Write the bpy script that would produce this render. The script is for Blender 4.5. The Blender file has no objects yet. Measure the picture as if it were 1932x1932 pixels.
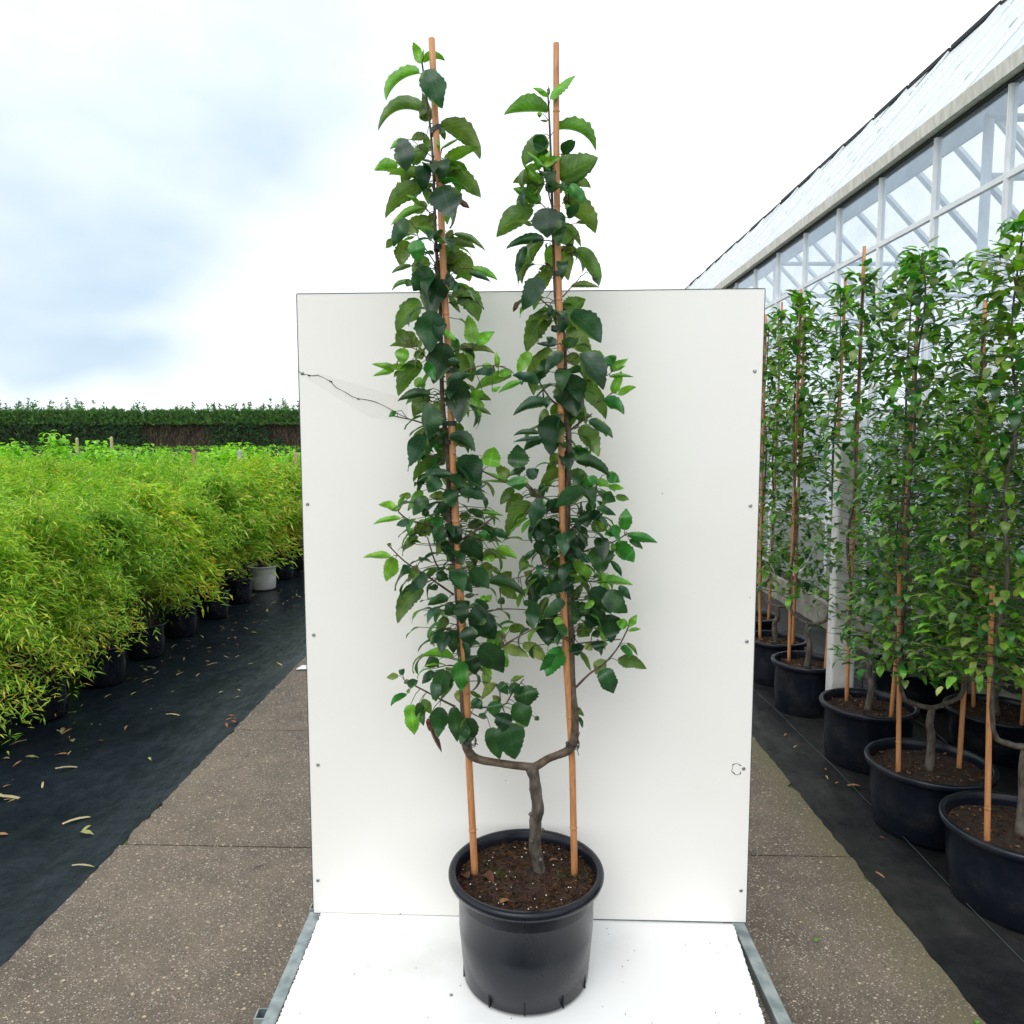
import bpy, math, random
import numpy as np
from mathutils import Vector, Matrix

# ------------------------------------------------------------------ camera, sky, sun, exposure
H = 1.85; F = 1420.0
PITCH = math.atan(130 / F); YAW = math.atan(6 / F)
sc = bpy.context.scene
COL = sc.collection
cam_d = bpy.data.cameras.new('camera'); cam = bpy.data.objects.new('camera', cam_d); COL.objects.link(cam)
cam.location = (0, 0, H); cam.rotation_euler = (math.pi / 2 - PITCH, 0, YAW)
cam_d.sensor_fit = 'HORIZONTAL'; cam_d.sensor_width = 36; cam_d.lens = 36 * F / 1932
cam_d.clip_start = 0.05; cam_d.clip_end = 2000
cam_d.dof.use_dof = False
sc.camera = cam
sc.view_settings.view_transform = 'Standard'; sc.view_settings.look = 'None'
sc.view_settings.exposure = 0.27; sc.view_settings.gamma = 1; sc.view_settings.use_curve_mapping = False
sc.render.engine = 'CYCLES'
sc.cycles.max_bounces = 8; sc.cycles.transparent_max_bounces = 12; sc.cycles.use_denoising = True
sc.cycles.diffuse_bounces = 3; sc.cycles.glossy_bounces = 3; sc.cycles.transmission_bounces = 4

SUN_EL, SUN_AZ = math.radians(52), math.radians(205)      # azimuth from +Y clockwise: over the camera's shoulder
world = bpy.data.worlds.new('World'); sc.world = world; world.use_nodes = True
wt = world.node_tree; wn = wt.nodes; wl = wt.links; wn.clear()
def N(nt, t, **k):
    n = nt.nodes.new(t)
    for a, b in k.items(): setattr(n, a, b)
    return n
wo = N(wt, 'ShaderNodeOutputWorld'); bg = N(wt, 'ShaderNodeBackground'); bg.inputs['Strength'].default_value = 0.1
sky = N(wt, 'ShaderNodeTexSky', sky_type='NISHITA', sun_disc=False)
sky.sun_elevation = SUN_EL; sky.sun_rotation = SUN_AZ; sky.dust_density = 2.0
tc = N(wt, 'ShaderNodeTexCoord')
nz = N(wt, 'ShaderNodeTexNoise'); nz.inputs['Scale'].default_value = 2.6; nz.inputs['Detail'].default_value = 4; nz.inputs['Roughness'].default_value = 0.5
nz2 = N(wt, 'ShaderNodeTexNoise'); nz2.inputs['Scale'].default_value = 3.4; nz2.inputs['Detail'].default_value = 3
wl.new(tc.outputs['Generated'], nz.inputs['Vector']); mp2 = N(wt, 'ShaderNodeMapping'); mp2.inputs['Scale'].default_value = (1, 1, 2.2); mp2.inputs['Location'].default_value = (.3, .1, .4); wl.new(tc.outputs['Generated'], mp2.inputs[0]); wl.new(mp2.outputs[0], nz2.inputs['Vector'])
wv = N(wt, 'ShaderNodeVectorMath', operation='MULTIPLY_ADD'); wv.inputs[1].default_value = (.34, .34, .34); wl.new(nz.outputs['Color'], wv.inputs[0]); wl.new(tc.outputs['Generated'], wv.inputs[2])
acc = None                                               # thinner, greyer-blue gaps in the white cloud deck, by direction
for d, sc3, r_, st in (((-.44, .84, .31), (1, 1, 1.1), 1.0, .60), ((-.42, .74, .52), (1, 1, 1), .55, .36), ((-.62, .74, .26), (1, 1, 1.2), .45, .3), ((-.42, .85, .34), (1, 1, 1.5), .34, .42), ((-.50, .84, .22), (1, 1, 1.5), .26, .25), ((-.44, .88, .095), (.8, 1, 3.4), .24, .45), ((-.30, .82, .45), (1, 1, 1.2), .3, .22), ((.6, -.5, .6), (1, 1, 1), .5, .4)):
    d = Vector(d).normalized() + Vector((.17, .17, .17)); q1 = N(wt, 'ShaderNodeVectorMath', operation='SUBTRACT'); q1.inputs[1].default_value = d; wl.new(wv.outputs[0], q1.inputs[0])
    q2 = N(wt, 'ShaderNodeVectorMath', operation='MULTIPLY'); q2.inputs[1].default_value = sc3; wl.new(q1.outputs[0], q2.inputs[0])
    q3 = N(wt, 'ShaderNodeVectorMath', operation='LENGTH'); wl.new(q2.outputs[0], q3.inputs[0])
    q4 = N(wt, 'ShaderNodeMapRange', interpolation_type='SMOOTHSTEP'); q4.inputs['From Min'].default_value = r_; q4.inputs['From Max'].default_value = 0; q4.inputs['To Max'].default_value = st; wl.new(q3.outputs['Value'], q4.inputs[0])
    if acc is None: acc = q4.outputs[0]
    else:
        q5 = N(wt, 'ShaderNodeMath', operation='ADD', use_clamp=True); wl.new(acc, q5.inputs[0]); wl.new(q4.outputs[0], q5.inputs[1]); acc = q5.outputs[0]
vm_ = N(wt, 'ShaderNodeMapRange'); vm_.inputs['From Min'].default_value = .28; vm_.inputs['From Max'].default_value = .72; vm_.inputs['To Min'].default_value = .5; vm_.inputs['To Max'].default_value = 1.0; wl.new(nz2.outputs[0], vm_.inputs[0])
vx = N(wt, 'ShaderNodeMath', operation='MULTIPLY', use_clamp=True); wl.new(acc, vx.inputs[0]); wl.new(vm_.outputs[0], vx.inputs[1]); acc = vx.outputs[0]
mc = N(wt, 'ShaderNodeMix', data_type='RGBA')            # cloud colour: bright white <-> thin grey blue
mc.inputs[6].default_value = (12.6, 12.8, 13.0, 1); mc.inputs[7].default_value = (5.4, 6.8, 8.1, 1)
mk = N(wt, 'ShaderNodeMix', data_type='RGBA'); mk.inputs[0].default_value = 0.93
wl.new(acc, mc.inputs[0]); wl.new(sky.outputs[0], mk.inputs[6]); wl.new(mc.outputs[2], mk.inputs[7]); wl.new(mk.outputs[2], bg.inputs['Color'])
wl.new(bg.outputs[0], wo.inputs['Surface'])

sun_d = bpy.data.lights.new('sun', 'SUN'); sun_d.energy = 1.0; sun_d.angle = math.radians(40); sun_d.color = (1, .97, .92)
sun = bpy.data.objects.new('sun', sun_d); COL.objects.link(sun)
sdir = Vector((math.sin(SUN_AZ) * math.cos(SUN_EL), math.cos(SUN_AZ) * math.cos(SUN_EL), math.sin(SUN_EL)))
sun.rotation_euler = sdir.to_track_quat('Z', 'Y').to_euler(); sun.location = (0, 0, 12)

# ------------------------------------------------------------------ measuring helpers (photo survey -> metres)
_fw = np.array([-math.sin(YAW) * math.cos(PITCH), math.cos(YAW) * math.cos(PITCH), -math.sin(PITCH)])
_rt = np.array([math.cos(YAW), math.sin(YAW), 0.0]); _up = np.cross(_rt, _fw)
def P(x, y, Y):
    d = _fw + _rt * (x - 966) / F + _up * (966 - y) / F
    return Vector(np.array([0, 0, H]) + d * Y / d[1])
def PZ(x, y, z):
    d = _fw + _rt * (x - 966) / F + _up * (966 - y) / F
    return Vector(np.array([0, 0, H]) + d * (z - H) / d[2])

# ------------------------------------------------------------------ object helpers
def tag(o, label=None, cat=None, group=None, kind=None):
    if label: o['label'] = label
    if cat: o['category'] = cat
    if group: o['group'] = group
    if kind: o['kind'] = kind
    return o
def empty(name, loc, rz=0):
    o = bpy.data.objects.new(name, None); COL.objects.link(o); o.location = loc; o.rotation_euler = (0, 0, rz)
    o.empty_display_size = .1
    return o
class MB:
    def __init__(s): s.v = []; s.f = []; s.c = []; s.u = []; s.m = []; s.sm = []
    def add(s, vs, fs, col=(1, 1, 1), uv=None, mi=0, smooth=False):
        b = len(s.v); s.v += [tuple(p) for p in vs]
        s.f += [tuple(i + b for i in f) for f in fs]; s.m += [mi] * len(fs); s.sm += [smooth] * len(fs)
        s.c += [col] * len(vs) if not isinstance(col, list) else col
        s.u += uv if uv else [(0, 0, 0)] * len(vs)
        return s
    def box(s, a, b, mi=0, rot=None, col=(1, 1, 1)):
        x0, y0, z0 = a; x1, y1, z1 = b
        vs = [Vector((x, y, z)) for z in (z0, z1) for y in (y0, y1) for x in (x0, x1)]
        if rot: vs = [rot @ v for v in vs]
        return s.add(vs, [(0, 2, 3, 1), (4, 5, 7, 6), (0, 1, 5, 4), (2, 6, 7, 3), (0, 4, 6, 2), (1, 3, 7, 5)], col, mi=mi)
    def tube(s, pts, rs, n=8, col=(1, 1, 1), mi=0, cap=True, jit=0, rng=None):
        pts = [Vector(p) for p in pts]; vs = []; fs = []; uv = []
        if not isinstance(rs, (list, tuple)): rs = [rs] * len(pts)
        ref = Vector((0, -1, 0.13)).normalized()
        L = 0
        for i, p in enumerate(pts):
            t = (pts[min(i + 1, len(pts) - 1)] - pts[max(i - 1, 0)])
            if t.length < 1e-9: t = Vector((0, 0, 1))
            t.normalize(); a = t.cross(ref)
            if a.length < .05: a = t.cross(Vector((1, 0, 0)))
            a.normalize(); b = t.cross(a); r = rs[i]
            if i: L += (p - pts[i - 1]).length
            for k in range(n):
                q = 2 * math.pi * k / n; rr = r * (1 + (rng.uniform(-jit, jit) if jit else 0))
                vs.append(p + a * math.cos(q) * rr + b * math.sin(q) * rr); uv.append((k / n, L, 0))
        for i in range(len(pts) - 1):
            for k in range(n):
                k2 = (k + 1) % n; fs.append((i * n + k, i * n + k2, (i + 1) * n + k2, (i + 1) * n + k))
        s.add(vs, fs, col, uv, mi, True)
        if cap:
            b = len(s.v) - len(vs)
            s.f += [tuple(b + k for k in range(n))[::-1], tuple(b + (len(pts) - 1) * n + k for k in range(n))]; s.m += [mi] * 2; s.sm += [False] * 2
        return s
    def lathe(s, prof, n=48, mi=0, c=(0, 0), smooth=True, sx=1, sy=1):
        vs = []; fs = []
        for r, z in prof:
            for k in range(n):
                q = 2 * math.pi * k / n; vs.append((c[0] + r * sx * math.cos(q), c[1] + r * sy * math.sin(q), z))
        for i in range(len(prof) - 1):
            for k in range(n):
                k2 = (k + 1) % n; fs.append((i * n + k, i * n + k2, (i + 1) * n + k2, (i + 1) * n + k))
        return s.add(vs, fs, mi=mi, smooth=smooth)
    def mesh(s, name, mats):
        me = bpy.data.meshes.new(name); me.from_pydata(s.v, [], s.f)
        for m in (mats if isinstance(mats, (list, tuple)) else [mats]): me.materials.append(m)
        a = me.attributes.new('col', 'FLOAT_COLOR', 'POINT')
        a.data.foreach_set('color', np.array([(c[0], c[1], c[2], 1) for c in s.c], dtype=np.float32).ravel())
        a = me.attributes.new('luv', 'FLOAT_VECTOR', 'POINT')
        a.data.foreach_set('vector', np.array(s.u, dtype=np.float32).ravel())
        me.polygons.foreach_set('material_index', s.m); me.polygons.foreach_set('use_smooth', s.sm)
        me.update(); return me
    def build(s, name, mats, parent=None, loc=(0, 0, 0)):
        o = bpy.data.objects.new(name, s.mesh(name, mats)); COL.objects.link(o); o.location = loc
        if parent: o.parent = parent
        return o
def copy_tree(o, parent=None):
    c = o.copy(); COL.objects.link(c); c.parent = parent
    for ch in o.children: copy_tree(ch, c)
    return c
def bevel(o, w=.003, seg=2):
    m = o.modifiers.new('bevel', 'BEVEL'); m.width = w; m.segments = seg; m.limit_method = 'ANGLE'

# ------------------------------------------------------------------ materials
def mat(name):
    m = bpy.data.materials.new(name); m.use_nodes = True; nt = m.node_tree; nt.nodes.clear()
    o = N(nt, 'ShaderNodeOutputMaterial'); b = N(nt, 'ShaderNodeBsdfPrincipled'); nt.links.new(b.outputs[0], o.inputs[0])
    return m, nt, b, o
def noise(nt, scale, detail=3, rough=.5, vec=None, coord='Object', stretch=None):
    n = N(nt, 'ShaderNodeTexNoise'); n.inputs['Scale'].default_value = scale; n.inputs['Detail'].default_value = detail; n.inputs['Roughness'].default_value = rough
    t = N(nt, 'ShaderNodeTexCoord'); src = t.outputs[coord]
    if stretch:
        q = N(nt, 'ShaderNodeMapping'); q.inputs['Scale'].default_value = stretch; nt.links.new(src, q.inputs[0]); src = q.outputs[0]
    nt.links.new(src, n.inputs['Vector']); return n
def ramp(nt, src, stops):
    r = N(nt, 'ShaderNodeValToRGB'); e = r.color_ramp.elements
    while len(e) < len(stops): e.new(.5)
    for i, (p, c) in enumerate(stops): e[i].position = p; e[i].color = (c[0], c[1], c[2], 1)
    nt.links.new(src, r.inputs[0]); return r
def mixc(nt, fac, a, b, mode='MIX'):
    m = N(nt, 'ShaderNodeMix', data_type='RGBA', blend_type=mode)
    for i, s in ((0, fac), (6, a), (7, b)):
        if hasattr(s, 'links'): nt.links.new(s, m.inputs[i])
        elif i == 0: m.inputs[0].default_value = s
        else: m.inputs[i].default_value = (s[0], s[1], s[2], 1)
    return m.outputs[2]
def bump(nt, b, src, strength=.3, dist=.01):
    n = N(nt, 'ShaderNodeBump'); n.inputs['Strength'].default_value = strength; n.inputs['Distance'].default_value = dist
    nt.links.new(src, n.inputs['Height']); nt.links.new(n.outputs[0], b.inputs['Normal'])
def simple(name, c1, c2=None, rough=.6, scale=8, bs=0, metal=0, detail=3, stretch=None, spec=.5, lo=.35, hi=.65, bscale=None, bd=.004):
    m, nt, b, o = mat(name); b.inputs['Roughness'].default_value = rough; b.inputs['Metallic'].default_value = metal
    b.inputs['Specular IOR Level'].default_value = spec
    n = noise(nt, scale, detail, stretch=stretch)
    r = ramp(nt, n.outputs[0], [(lo, c1), (hi, c2 or c1)]); nt.links.new(r.outputs[0], b.inputs['Base Color'])
    if bs:
        n2 = noise(nt, bscale or scale * 4, 4, stretch=stretch); bump(nt, b, n2.outputs[0], bs, bd)
    return m

def leaf_mat(name, rough=.31, trans=.3, veins=True, tint=(1, 1, 1), rnd=0.0, spec=.42):
    m, nt, b, o = mat(name); L = nt.links
    at = N(nt, 'ShaderNodeAttribute', attribute_name='col'); c = at.outputs['Color']
    n = noise(nt, 28, 2); r = ramp(nt, n.outputs[0], [(.3, (.66, .7, .72)), (.7, (1.34, 1.26, 1.16))])
    c = mixc(nt, 1.0, c, r.outputs[0], 'MULTIPLY')
    if rnd:
        oi = N(nt, 'ShaderNodeObjectInfo'); rr = ramp(nt, oi.outputs['Random'], [(0, (1 - rnd, 1 - rnd * .5, 1)), (1, (1 + rnd, 1 + rnd * .4, .85))])
        c = mixc(nt, 1.0, c, rr.outputs[0], 'MULTIPLY')
    if veins:
        uv = N(nt, 'ShaderNodeAttribute', attribute_name='luv'); s = N(nt, 'ShaderNodeSeparateXYZ'); L.new(uv.outputs['Vector'], s.inputs[0])
        ab = N(nt, 'ShaderNodeMath', operation='ABSOLUTE'); L.new(s.outputs[1], ab.inputs[0])
        q = N(nt, 'ShaderNodeMath', operation='MULTIPLY_ADD'); q.inputs[1].default_value = -.32; L.new(ab.outputs[0], q.inputs[0]); L.new(s.outputs[0], q.inputs[2])
        k = N(nt, 'ShaderNodeMath', operation='MULTIPLY'); k.inputs[1].default_value = 8; L.new(q.outputs[0], k.inputs[0])
        fr = N(nt, 'ShaderNodeMath', operation='FRACT'); L.new(k.outputs[0], fr.inputs[0])
        pp = N(nt, 'ShaderNodeMath', operation='PINGPONG'); pp.inputs[1].default_value = .5; L.new(fr.outputs[0], pp.inputs[0])
        a = ramp(nt, pp.outputs[0], [(0, (1, 1, 1)), (.09, (0, 0, 0))]); bb = ramp(nt, ab.outputs[0], [(0, (1, 1, 1)), (.07, (0, 0, 0))])
        mx = mixc(nt, 1.0, a.outputs[0], bb.outputs[0], 'LIGHTEN')
        vm = N(nt, 'ShaderNodeMath', operation='MULTIPLY'); vm.inputs[1].default_value = .5
        L.new(mx, vm.inputs[0])
        lc = mixc(nt, 1.0, c, (2.3, 2.0, 2.2), 'MULTIPLY'); c = mixc(nt, vm.outputs[0], c, lc)
        bump(nt, b, mx, -.35, .002)
    L.new(c, b.inputs['Base Color']); b.inputs['Roughness'].default_value = rough; b.inputs['Specular IOR Level'].default_value = spec
    t = N(nt, 'ShaderNodeBsdfTranslucent'); tcx = mixc(nt, 1.0, c, (1.7, 2.0, .6), 'MULTIPLY'); L.new(tcx, t.inputs[0])
    ms = N(nt, 'ShaderNodeMixShader'); ms.inputs[0].default_value = trans; L.new(b.outputs[0], ms.inputs[1]); L.new(t.outputs[0], ms.inputs[2]); L.new(ms.outputs[0], o.inputs[0])
    return m
M = {}
M['leaf'] = leaf_mat('apple_leaf')
M['leaf_bg'] = leaf_mat('apple_leaf_row', veins=True, rnd=.15)
M['bamboo'] = leaf_mat('bamboo_leaf', rough=.5, trans=.35, veins=False, rnd=.18)
M['vine'] = leaf_mat('vine_leaf', rough=.5, trans=.4, veins=False, rnd=.1)
M['conifer'] = leaf_mat('conifer_spray', rough=.7, trans=.15, veins=False)
M['bark'] = simple('bark', (.045, .036, .028), (.135, .115, .095), .8, 40, .6, stretch=(1, 1, .45), bscale=90, bd=.003)
M['young_bark'] = simple('young_bark', (.05, .032, .02), (.12, .09, .06), .7, 60, .3)
M['cane'] = None
def cane_mat():
    m, nt, b, o = mat('bamboo_cane'); L = nt.links
    n = noise(nt, 14, 4, stretch=(9, 9, .5)); r = ramp(nt, n.outputs[0], [(.3, (.40, .165, .062)), (.55, (.53, .25, .10)), (.75, (.36, .15, .055))])
    n2 = noise(nt, 60, 2, stretch=(1, 1, .3)); r2 = ramp(nt, n2.outputs[0], [(.62, (1, 1, 1)), (.72, (.55, .5, .45))])
    L.new(mixc(nt, .6, r.outputs[0], mixc(nt, 1.0, r.outputs[0], r2.outputs[0], 'MULTIPLY')), b.inputs['Base Color']); b.inputs['Roughness'].default_value = .45
    bump(nt, b, n.outputs[0], .15, .002); return m
M['cane'] = cane_mat()
def pot_mat(name, base=(.0055, .008, .014), dust=(.05, .05, .05)):
    m, nt, b, o = mat(name); L = nt.links
    n = noise(nt, 7, 4); r = ramp(nt, n.outputs[0], [(.5, base), (.85, tuple(x * .6 + y * .4 for x, y in zip(base, dust)))])
    L.new(r.outputs[0], b.inputs['Base Color']); b.inputs['Roughness'].default_value = .36; b.inputs['Specular IOR Level'].default_value = .32
    rr = N(nt, 'ShaderNodeMapRange'); rr.inputs['To Min'].default_value = .14; rr.inputs['To Max'].default_value = .36; L.new(n.outputs[0], rr.inputs[0]); L.new(rr.outputs[0], b.inputs['Roughness'])
    n2 = noise(nt, 350, 2); bump(nt, b, n2.outputs[0], .08, .001); return m
M['pot'] = pot_mat('pot_plastic')
M['pot_old'] = pot_mat('pot_plastic_dusty', (.006, .009, .016), (.06, .058, .052))
M['pot_white'] = simple('white_pot', (.5, .5, .49), (.62, .62, .6), .5, 12)
M['slot'] = simple('slot_dark', (.003, .003, .004), None, .8)
M['soil'] = simple('potting_soil', (.007, .0035, .002), (.040, .017, .007), .95, 55, 1.0, detail=6, bscale=140, bd=.006)
M['soilbit'] = leaf_mat('bark_crumb', .9, 0.02, veins=False, spec=.1)
M['perlite'] = simple('perlite', (.7, .68, .62), None, .9)
M['tie'] = simple('tie_tape', (.012, .028, .022), (.02, .04, .032), .5, 80)
M['black'] = simple('black_rubber', (.006, .006, .007), (.012, .012, .013), .5, 30)
M['tagw'] = simple('white_tag', (.65, .68, .7), (.75, .77, .78), .4, 20)
M['dry'] = leaf_mat('dry_leaf', .7, .1, veins=False)

# ------------------------------------------------------------------ ground, path, cloths
def ground_mat():
    m, nt, b, o = mat('ground_soil'); L = nt.links
    n = noise(nt, 2.5, 6); r = ramp(nt, n.outputs[0], [(.3, (.03, .035, .014)), (.6, (.06, .09, .025)), (.8, (.08, .07, .045))])
    L.new(r.outputs[0], b.inputs['Base Color']); b.inputs['Roughness'].default_value = .95; bump(nt, b, n.outputs[0], .5, .05); return m
def path_mat():
    m, nt, b, o = mat('exposed_aggregate_concrete'); L = nt.links
    n1 = noise(nt, .9, 4); n2 = noise(nt, 220, 3, .7); n3 = noise(nt, 5, 5, .65)
    base = ramp(nt, n1.outputs[0], [(.3, (.096, .079, .060)), (.5, (.138, .114, .086)), (.7, (.166, .138, .104))]).outputs[0]
    grime = ramp(nt, n3.outputs[0], [(.33, (.74, .75, .75)), (.62, (1.06, 1.04, 1.02))]).outputs[0]
    base = mixc(nt, 1, base, grime, 'MULTIPLY')
    fine = ramp(nt, n2.outputs[0], [(.36, (.72, .71, .7)), (.62, (1.22, 1.2, 1.18))]).outputs[0]
    base = mixc(nt, 1, base, fine, 'MULTIPLY')
    t = N(nt, 'ShaderNodeTexCoord')
    prev = base; vout = None
    for sc_, thr, rad, colr in ((92, .84, .34, (.38, .33, .28)), (150, .80, .38, (.29, .245, .205)), (170, .86, .42, (.035, .03, .027)), (52, .965, .32, (.44, .35, .24))):
        wv = N(nt, 'ShaderNodeTexVoronoi', voronoi_dimensions='2D'); wv.inputs['Scale'].default_value = sc_
        wp = N(nt, 'ShaderNodeMapping'); wp.inputs['Scale'].default_value = (1, 1.12, 1); wp.inputs['Rotation'].default_value = (0, 0, sc_ * .01)
        L.new(t.outputs['Object'], wp.inputs[0]); L.new(wp.outputs[0], wv.inputs['Vector'])
        s = N(nt, 'ShaderNodeSeparateColor'); L.new(wv.outputs['Color'], s.inputs[0])
        g = N(nt, 'ShaderNodeMath', operation='GREATER_THAN'); g.inputs[1].default_value = thr; L.new(s.outputs[0], g.inputs[0])
        rs = N(nt, 'ShaderNodeMath', operation='MULTIPLY_ADD'); rs.inputs[1].default_value = rad * .6; rs.inputs[2].default_value = rad * .55; L.new(s.outputs[1], rs.inputs[0])
        l = N(nt, 'ShaderNodeMath', operation='LESS_THAN'); L.new(wv.outputs['Distance'], l.inputs[0]); L.new(rs.outputs[0], l.inputs[1])
        mm = N(nt, 'ShaderNodeMath', operation='MULTIPLY'); L.new(g.outputs[0], mm.inputs[0]); L.new(l.outputs[0], mm.inputs[1])
        prev = mixc(nt, mm.outputs[0], prev, colr)
        if vout is None: vout = mm.outputs[0]
    # damp mossy margin next to the cloth on the right-hand edge
    sp = N(nt, 'ShaderNodeSeparateXYZ'); L.new(t.outputs['Object'], sp.inputs[0])
    ed = N(nt, 'ShaderNodeMapRange'); ed.inputs['From Min'].default_value = 1.28; ed.inputs['From Max'].default_value = 1.5; L.new(sp.outputs[0], ed.inputs[0])
    en = N(nt, 'ShaderNodeMath', operation='MULTIPLY'); L.new(ed.outputs[0], en.inputs[0]); L.new(n3.outputs[0], en.inputs[1])
    prev = mixc(nt, en.outputs[0], prev, (.10, .095, .035))
    L.new(prev, b.inputs['Base Color']); b.inputs['Roughness'].default_value = .8
    ad = N(nt, 'ShaderNodeMath', operation='ADD'); L.new(n2.outputs[0], ad.inputs[0]); L.new(vout, ad.inputs[1]); bump(nt, b, ad.outputs[0], .45, .004)
    return m
def cloth_mat(name, c1, c2, rough=.42):
    m, nt, b, o = mat(name); L = nt.links
    n = noise(nt, 1.6, 6, .62); n2 = noise(nt, 9, 5, .65)
    c = mixc(nt, 1, ramp(nt, n.outputs[0], [(.35, c1), (.72, c2)]).outputs[0], ramp(nt, n2.outputs[0], [(.45, (1, 1, 1)), (.75, (1.7, 1.6, 1.5))]).outputs[0], 'MULTIPLY')
    L.new(c, b.inputs['Base Color'])
    rr = N(nt, 'ShaderNodeMapRange'); rr.inputs['To Min'].default_value = rough - .1; rr.inputs['To Max'].default_value = rough + .25; L.new(n2.outputs[0], rr.inputs[0]); L.new(rr.outputs[0], b.inputs['Roughness'])
    b.inputs['Specular IOR Level'].default_value = .3
    w = N(nt, 'ShaderNodeTexWave', wave_type='BANDS', bands_direction='DIAGONAL'); w.inputs['Scale'].default_value = 90; w.inputs['Distortion'].default_value = 1
    n3 = noise(nt, 3.2, 3, stretch=(1, .35, 1))
    ad = N(nt, 'ShaderNodeMath', operation='MULTIPLY_ADD'); ad.inputs[1].default_value = .25; L.new(n2.outputs[0], ad.inputs[0]); L.new(n3.outputs[0], ad.inputs[2])
    bump(nt, b, ad.outputs[0], .4, .06); return m
M['ground'] = ground_mat(); M['path'] = path_mat()
M['cloth_l'] = cloth_mat('ground_cloth_smooth', (.006, .010, .016), (.014, .021, .031), .26)
M['cloth_r'] = cloth_mat('ground_cloth_woven', (.006, .007, .009), (.030, .030, .029), .36)
g = MB(); g.add([(-300, -60, -.012), (300, -60, -.012), (300, 600, -.012), (-300, 600, -.012)], [(0, 1, 2, 3)])
tag(g.build('ground', M['ground']), kind='structure')

rng = random.Random(5)
# the path: slabs with open joints, slightly ragged edges
J0 = PZ(400, 1596, 0.0); JR = PZ(1510, 1615, 0.0); slope = (JR.y - J0.y) / (JR.x - J0.x)
pm = MB(); SL = 1.40; XL, XR = -1.825, 1.507
def edge_pts(y0, y1, x, n=34, amp=.006):
    out = []
    for i in range(n + 1):
        y = y0 + (y1 - y0) * i / n; out.append((x + rng.uniform(-amp, amp) - (rng.random() < .06) * rng.uniform(.008, .03) * (1 if x > 0 else -1), y))
    return out
for k in range(-4, 30):
    def yj(x): return J0.y + k * SL + slope * (x - J0.x)
    ya0, yb0 = yj(XL) + .004, yj(XR) + .004
    Lp = edge_pts(ya0, ya0 + SL - .009, XL); Rp = edge_pts(yb0, yb0 + SL - .009, XR)
    n = len(Lp); zt = 0.0
    ring = [(p[0], p[1]) for p in Lp] + [(p[0], p[1]) for p in reversed(Rp)]
    vs = [(x, y, zt) for x, y in ring] + [(x, y, -.03) for x, y in ring]; m_ = len(ring)
    fs = [tuple(range(m_))[::-1]] + [(i, (i + 1) % m_, m_ + (i + 1) % m_, m_ + i) for i in range(m_)]
    pm.add(vs, fs)
tag(pm.build('path', M['path']), kind='structure')

def cloth(name, x0, x1, y0, y1, nx, ny, m, z0, amp, kind='structure', edgepin=None):
    mb = MB(); vs = []; fs = []
    from mathutils import noise as mn_
    for j in range(ny + 1):
        for i in range(nx + 1):
            x = x0 + (x1 - x0) * i / nx; y = y0 + (y1 - y0) * j / ny
            h = mn_.noise(Vector((x * 2.2, y * .8, 1.3))) * amp + mn_.noise(Vector((x * 7, y * 2.3, 4))) * amp * .45
            e = min(1, abs(x - edgepin) / .35) if edgepin is not None else 1
            vs.append((x, y, z0 + max(0, h + amp * .6) * e))
    for j in range(ny):
        for i in range(nx): a = j * (nx + 1) + i; fs.append((a, a + 1, a + nx + 2, a + nx + 1))
    mb.add(vs, fs, smooth=True); return tag(mb.build(name, m), kind=kind)
cloth('ground_cloth_left', -14.5, XL - .004, -1, 14.6, 120, 120, M['cloth_l'], -.006, .004, edgepin=XL)
cloth('ground_cloth_right', XR + .004, 3.08, -1, 34, 60, 420, M['cloth_r'], -.006, .030, edgepin=XR)
# stitched threads along the right cloth
mb = MB()
for x0, a, yy0, yy1 in ((1.78, .02, 1.9, 9),):
    pts = [(x0 + a * math.sin(i * .11) + .003 * math.sin(i * .9 + x0 * 9), yy0 + (yy1 - yy0) * i / 60, .030) for i in range(61)]
    mb.tube(pts, .0010, 4)
tag(mb.build('loose_thread', simple('green_thread', (.03, .10, .085), (.10, .12, .10), .6, 3)), 'frayed green thread running along the black cloth beside the path', 'thread')

# ------------------------------------------------------------------ trolley with white deck
M['deck'] = simple('white_board', (.66, .67, .655), (.84, .855, .855), .35, 2.2, detail=8, lo=.26, hi=.44)
M['panelw'] = None
def panel_mat():
    m, nt, b, o = mat('white_laminate'); L = nt.links
    n = noise(nt, 1.3, 3); c = ramp(nt, n.outputs[0], [(.3, (.82, .812, .778)), (.7, (.87, .866, .84))]).outputs[0]
    v = N(nt, 'ShaderNodeTexVoronoi'); v.inputs['Scale'].default_value = 14; t = N(nt, 'ShaderNodeTexCoord'); L.new(t.outputs['Object'], v.inputs['Vector'])
    s = N(nt, 'ShaderNodeSeparateColor'); L.new(v.outputs['Color'], s.inputs[0])
    g1 = N(nt, 'ShaderNodeMath', operation='GREATER_THAN'); g1.inputs[1].default_value = .93; L.new(s.outputs[0], g1.inputs[0])
    l1 = N(nt, 'ShaderNodeMath', operation='LESS_THAN'); l1.inputs[1].default_value = .035; L.new(v.outputs['Distance'], l1.inputs[0])
    mm = N(nt, 'ShaderNodeMath', operation='MULTIPLY'); L.new(g1.outputs[0], mm.inputs[0]); L.new(l1.outputs[0], mm.inputs[1])
    L.new(mixc(nt, mm.outputs[0], c, (.25, .23, .2)), b.inputs['Base Color']); b.inputs['Roughness'].default_value = .33; b.inputs['Coat Weight'].default_value = .15
    return m
M['panelw'] = panel_mat()
M['galv'] = simple('galvanised_steel', (.22, .27, .27), (.40, .45, .45), .5, 22, .1, metal=.55, detail=5)
M['chip'] = simple('raw_board_edge', (.20, .085, .035), (.05, .02, .012), .9, 40)
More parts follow.
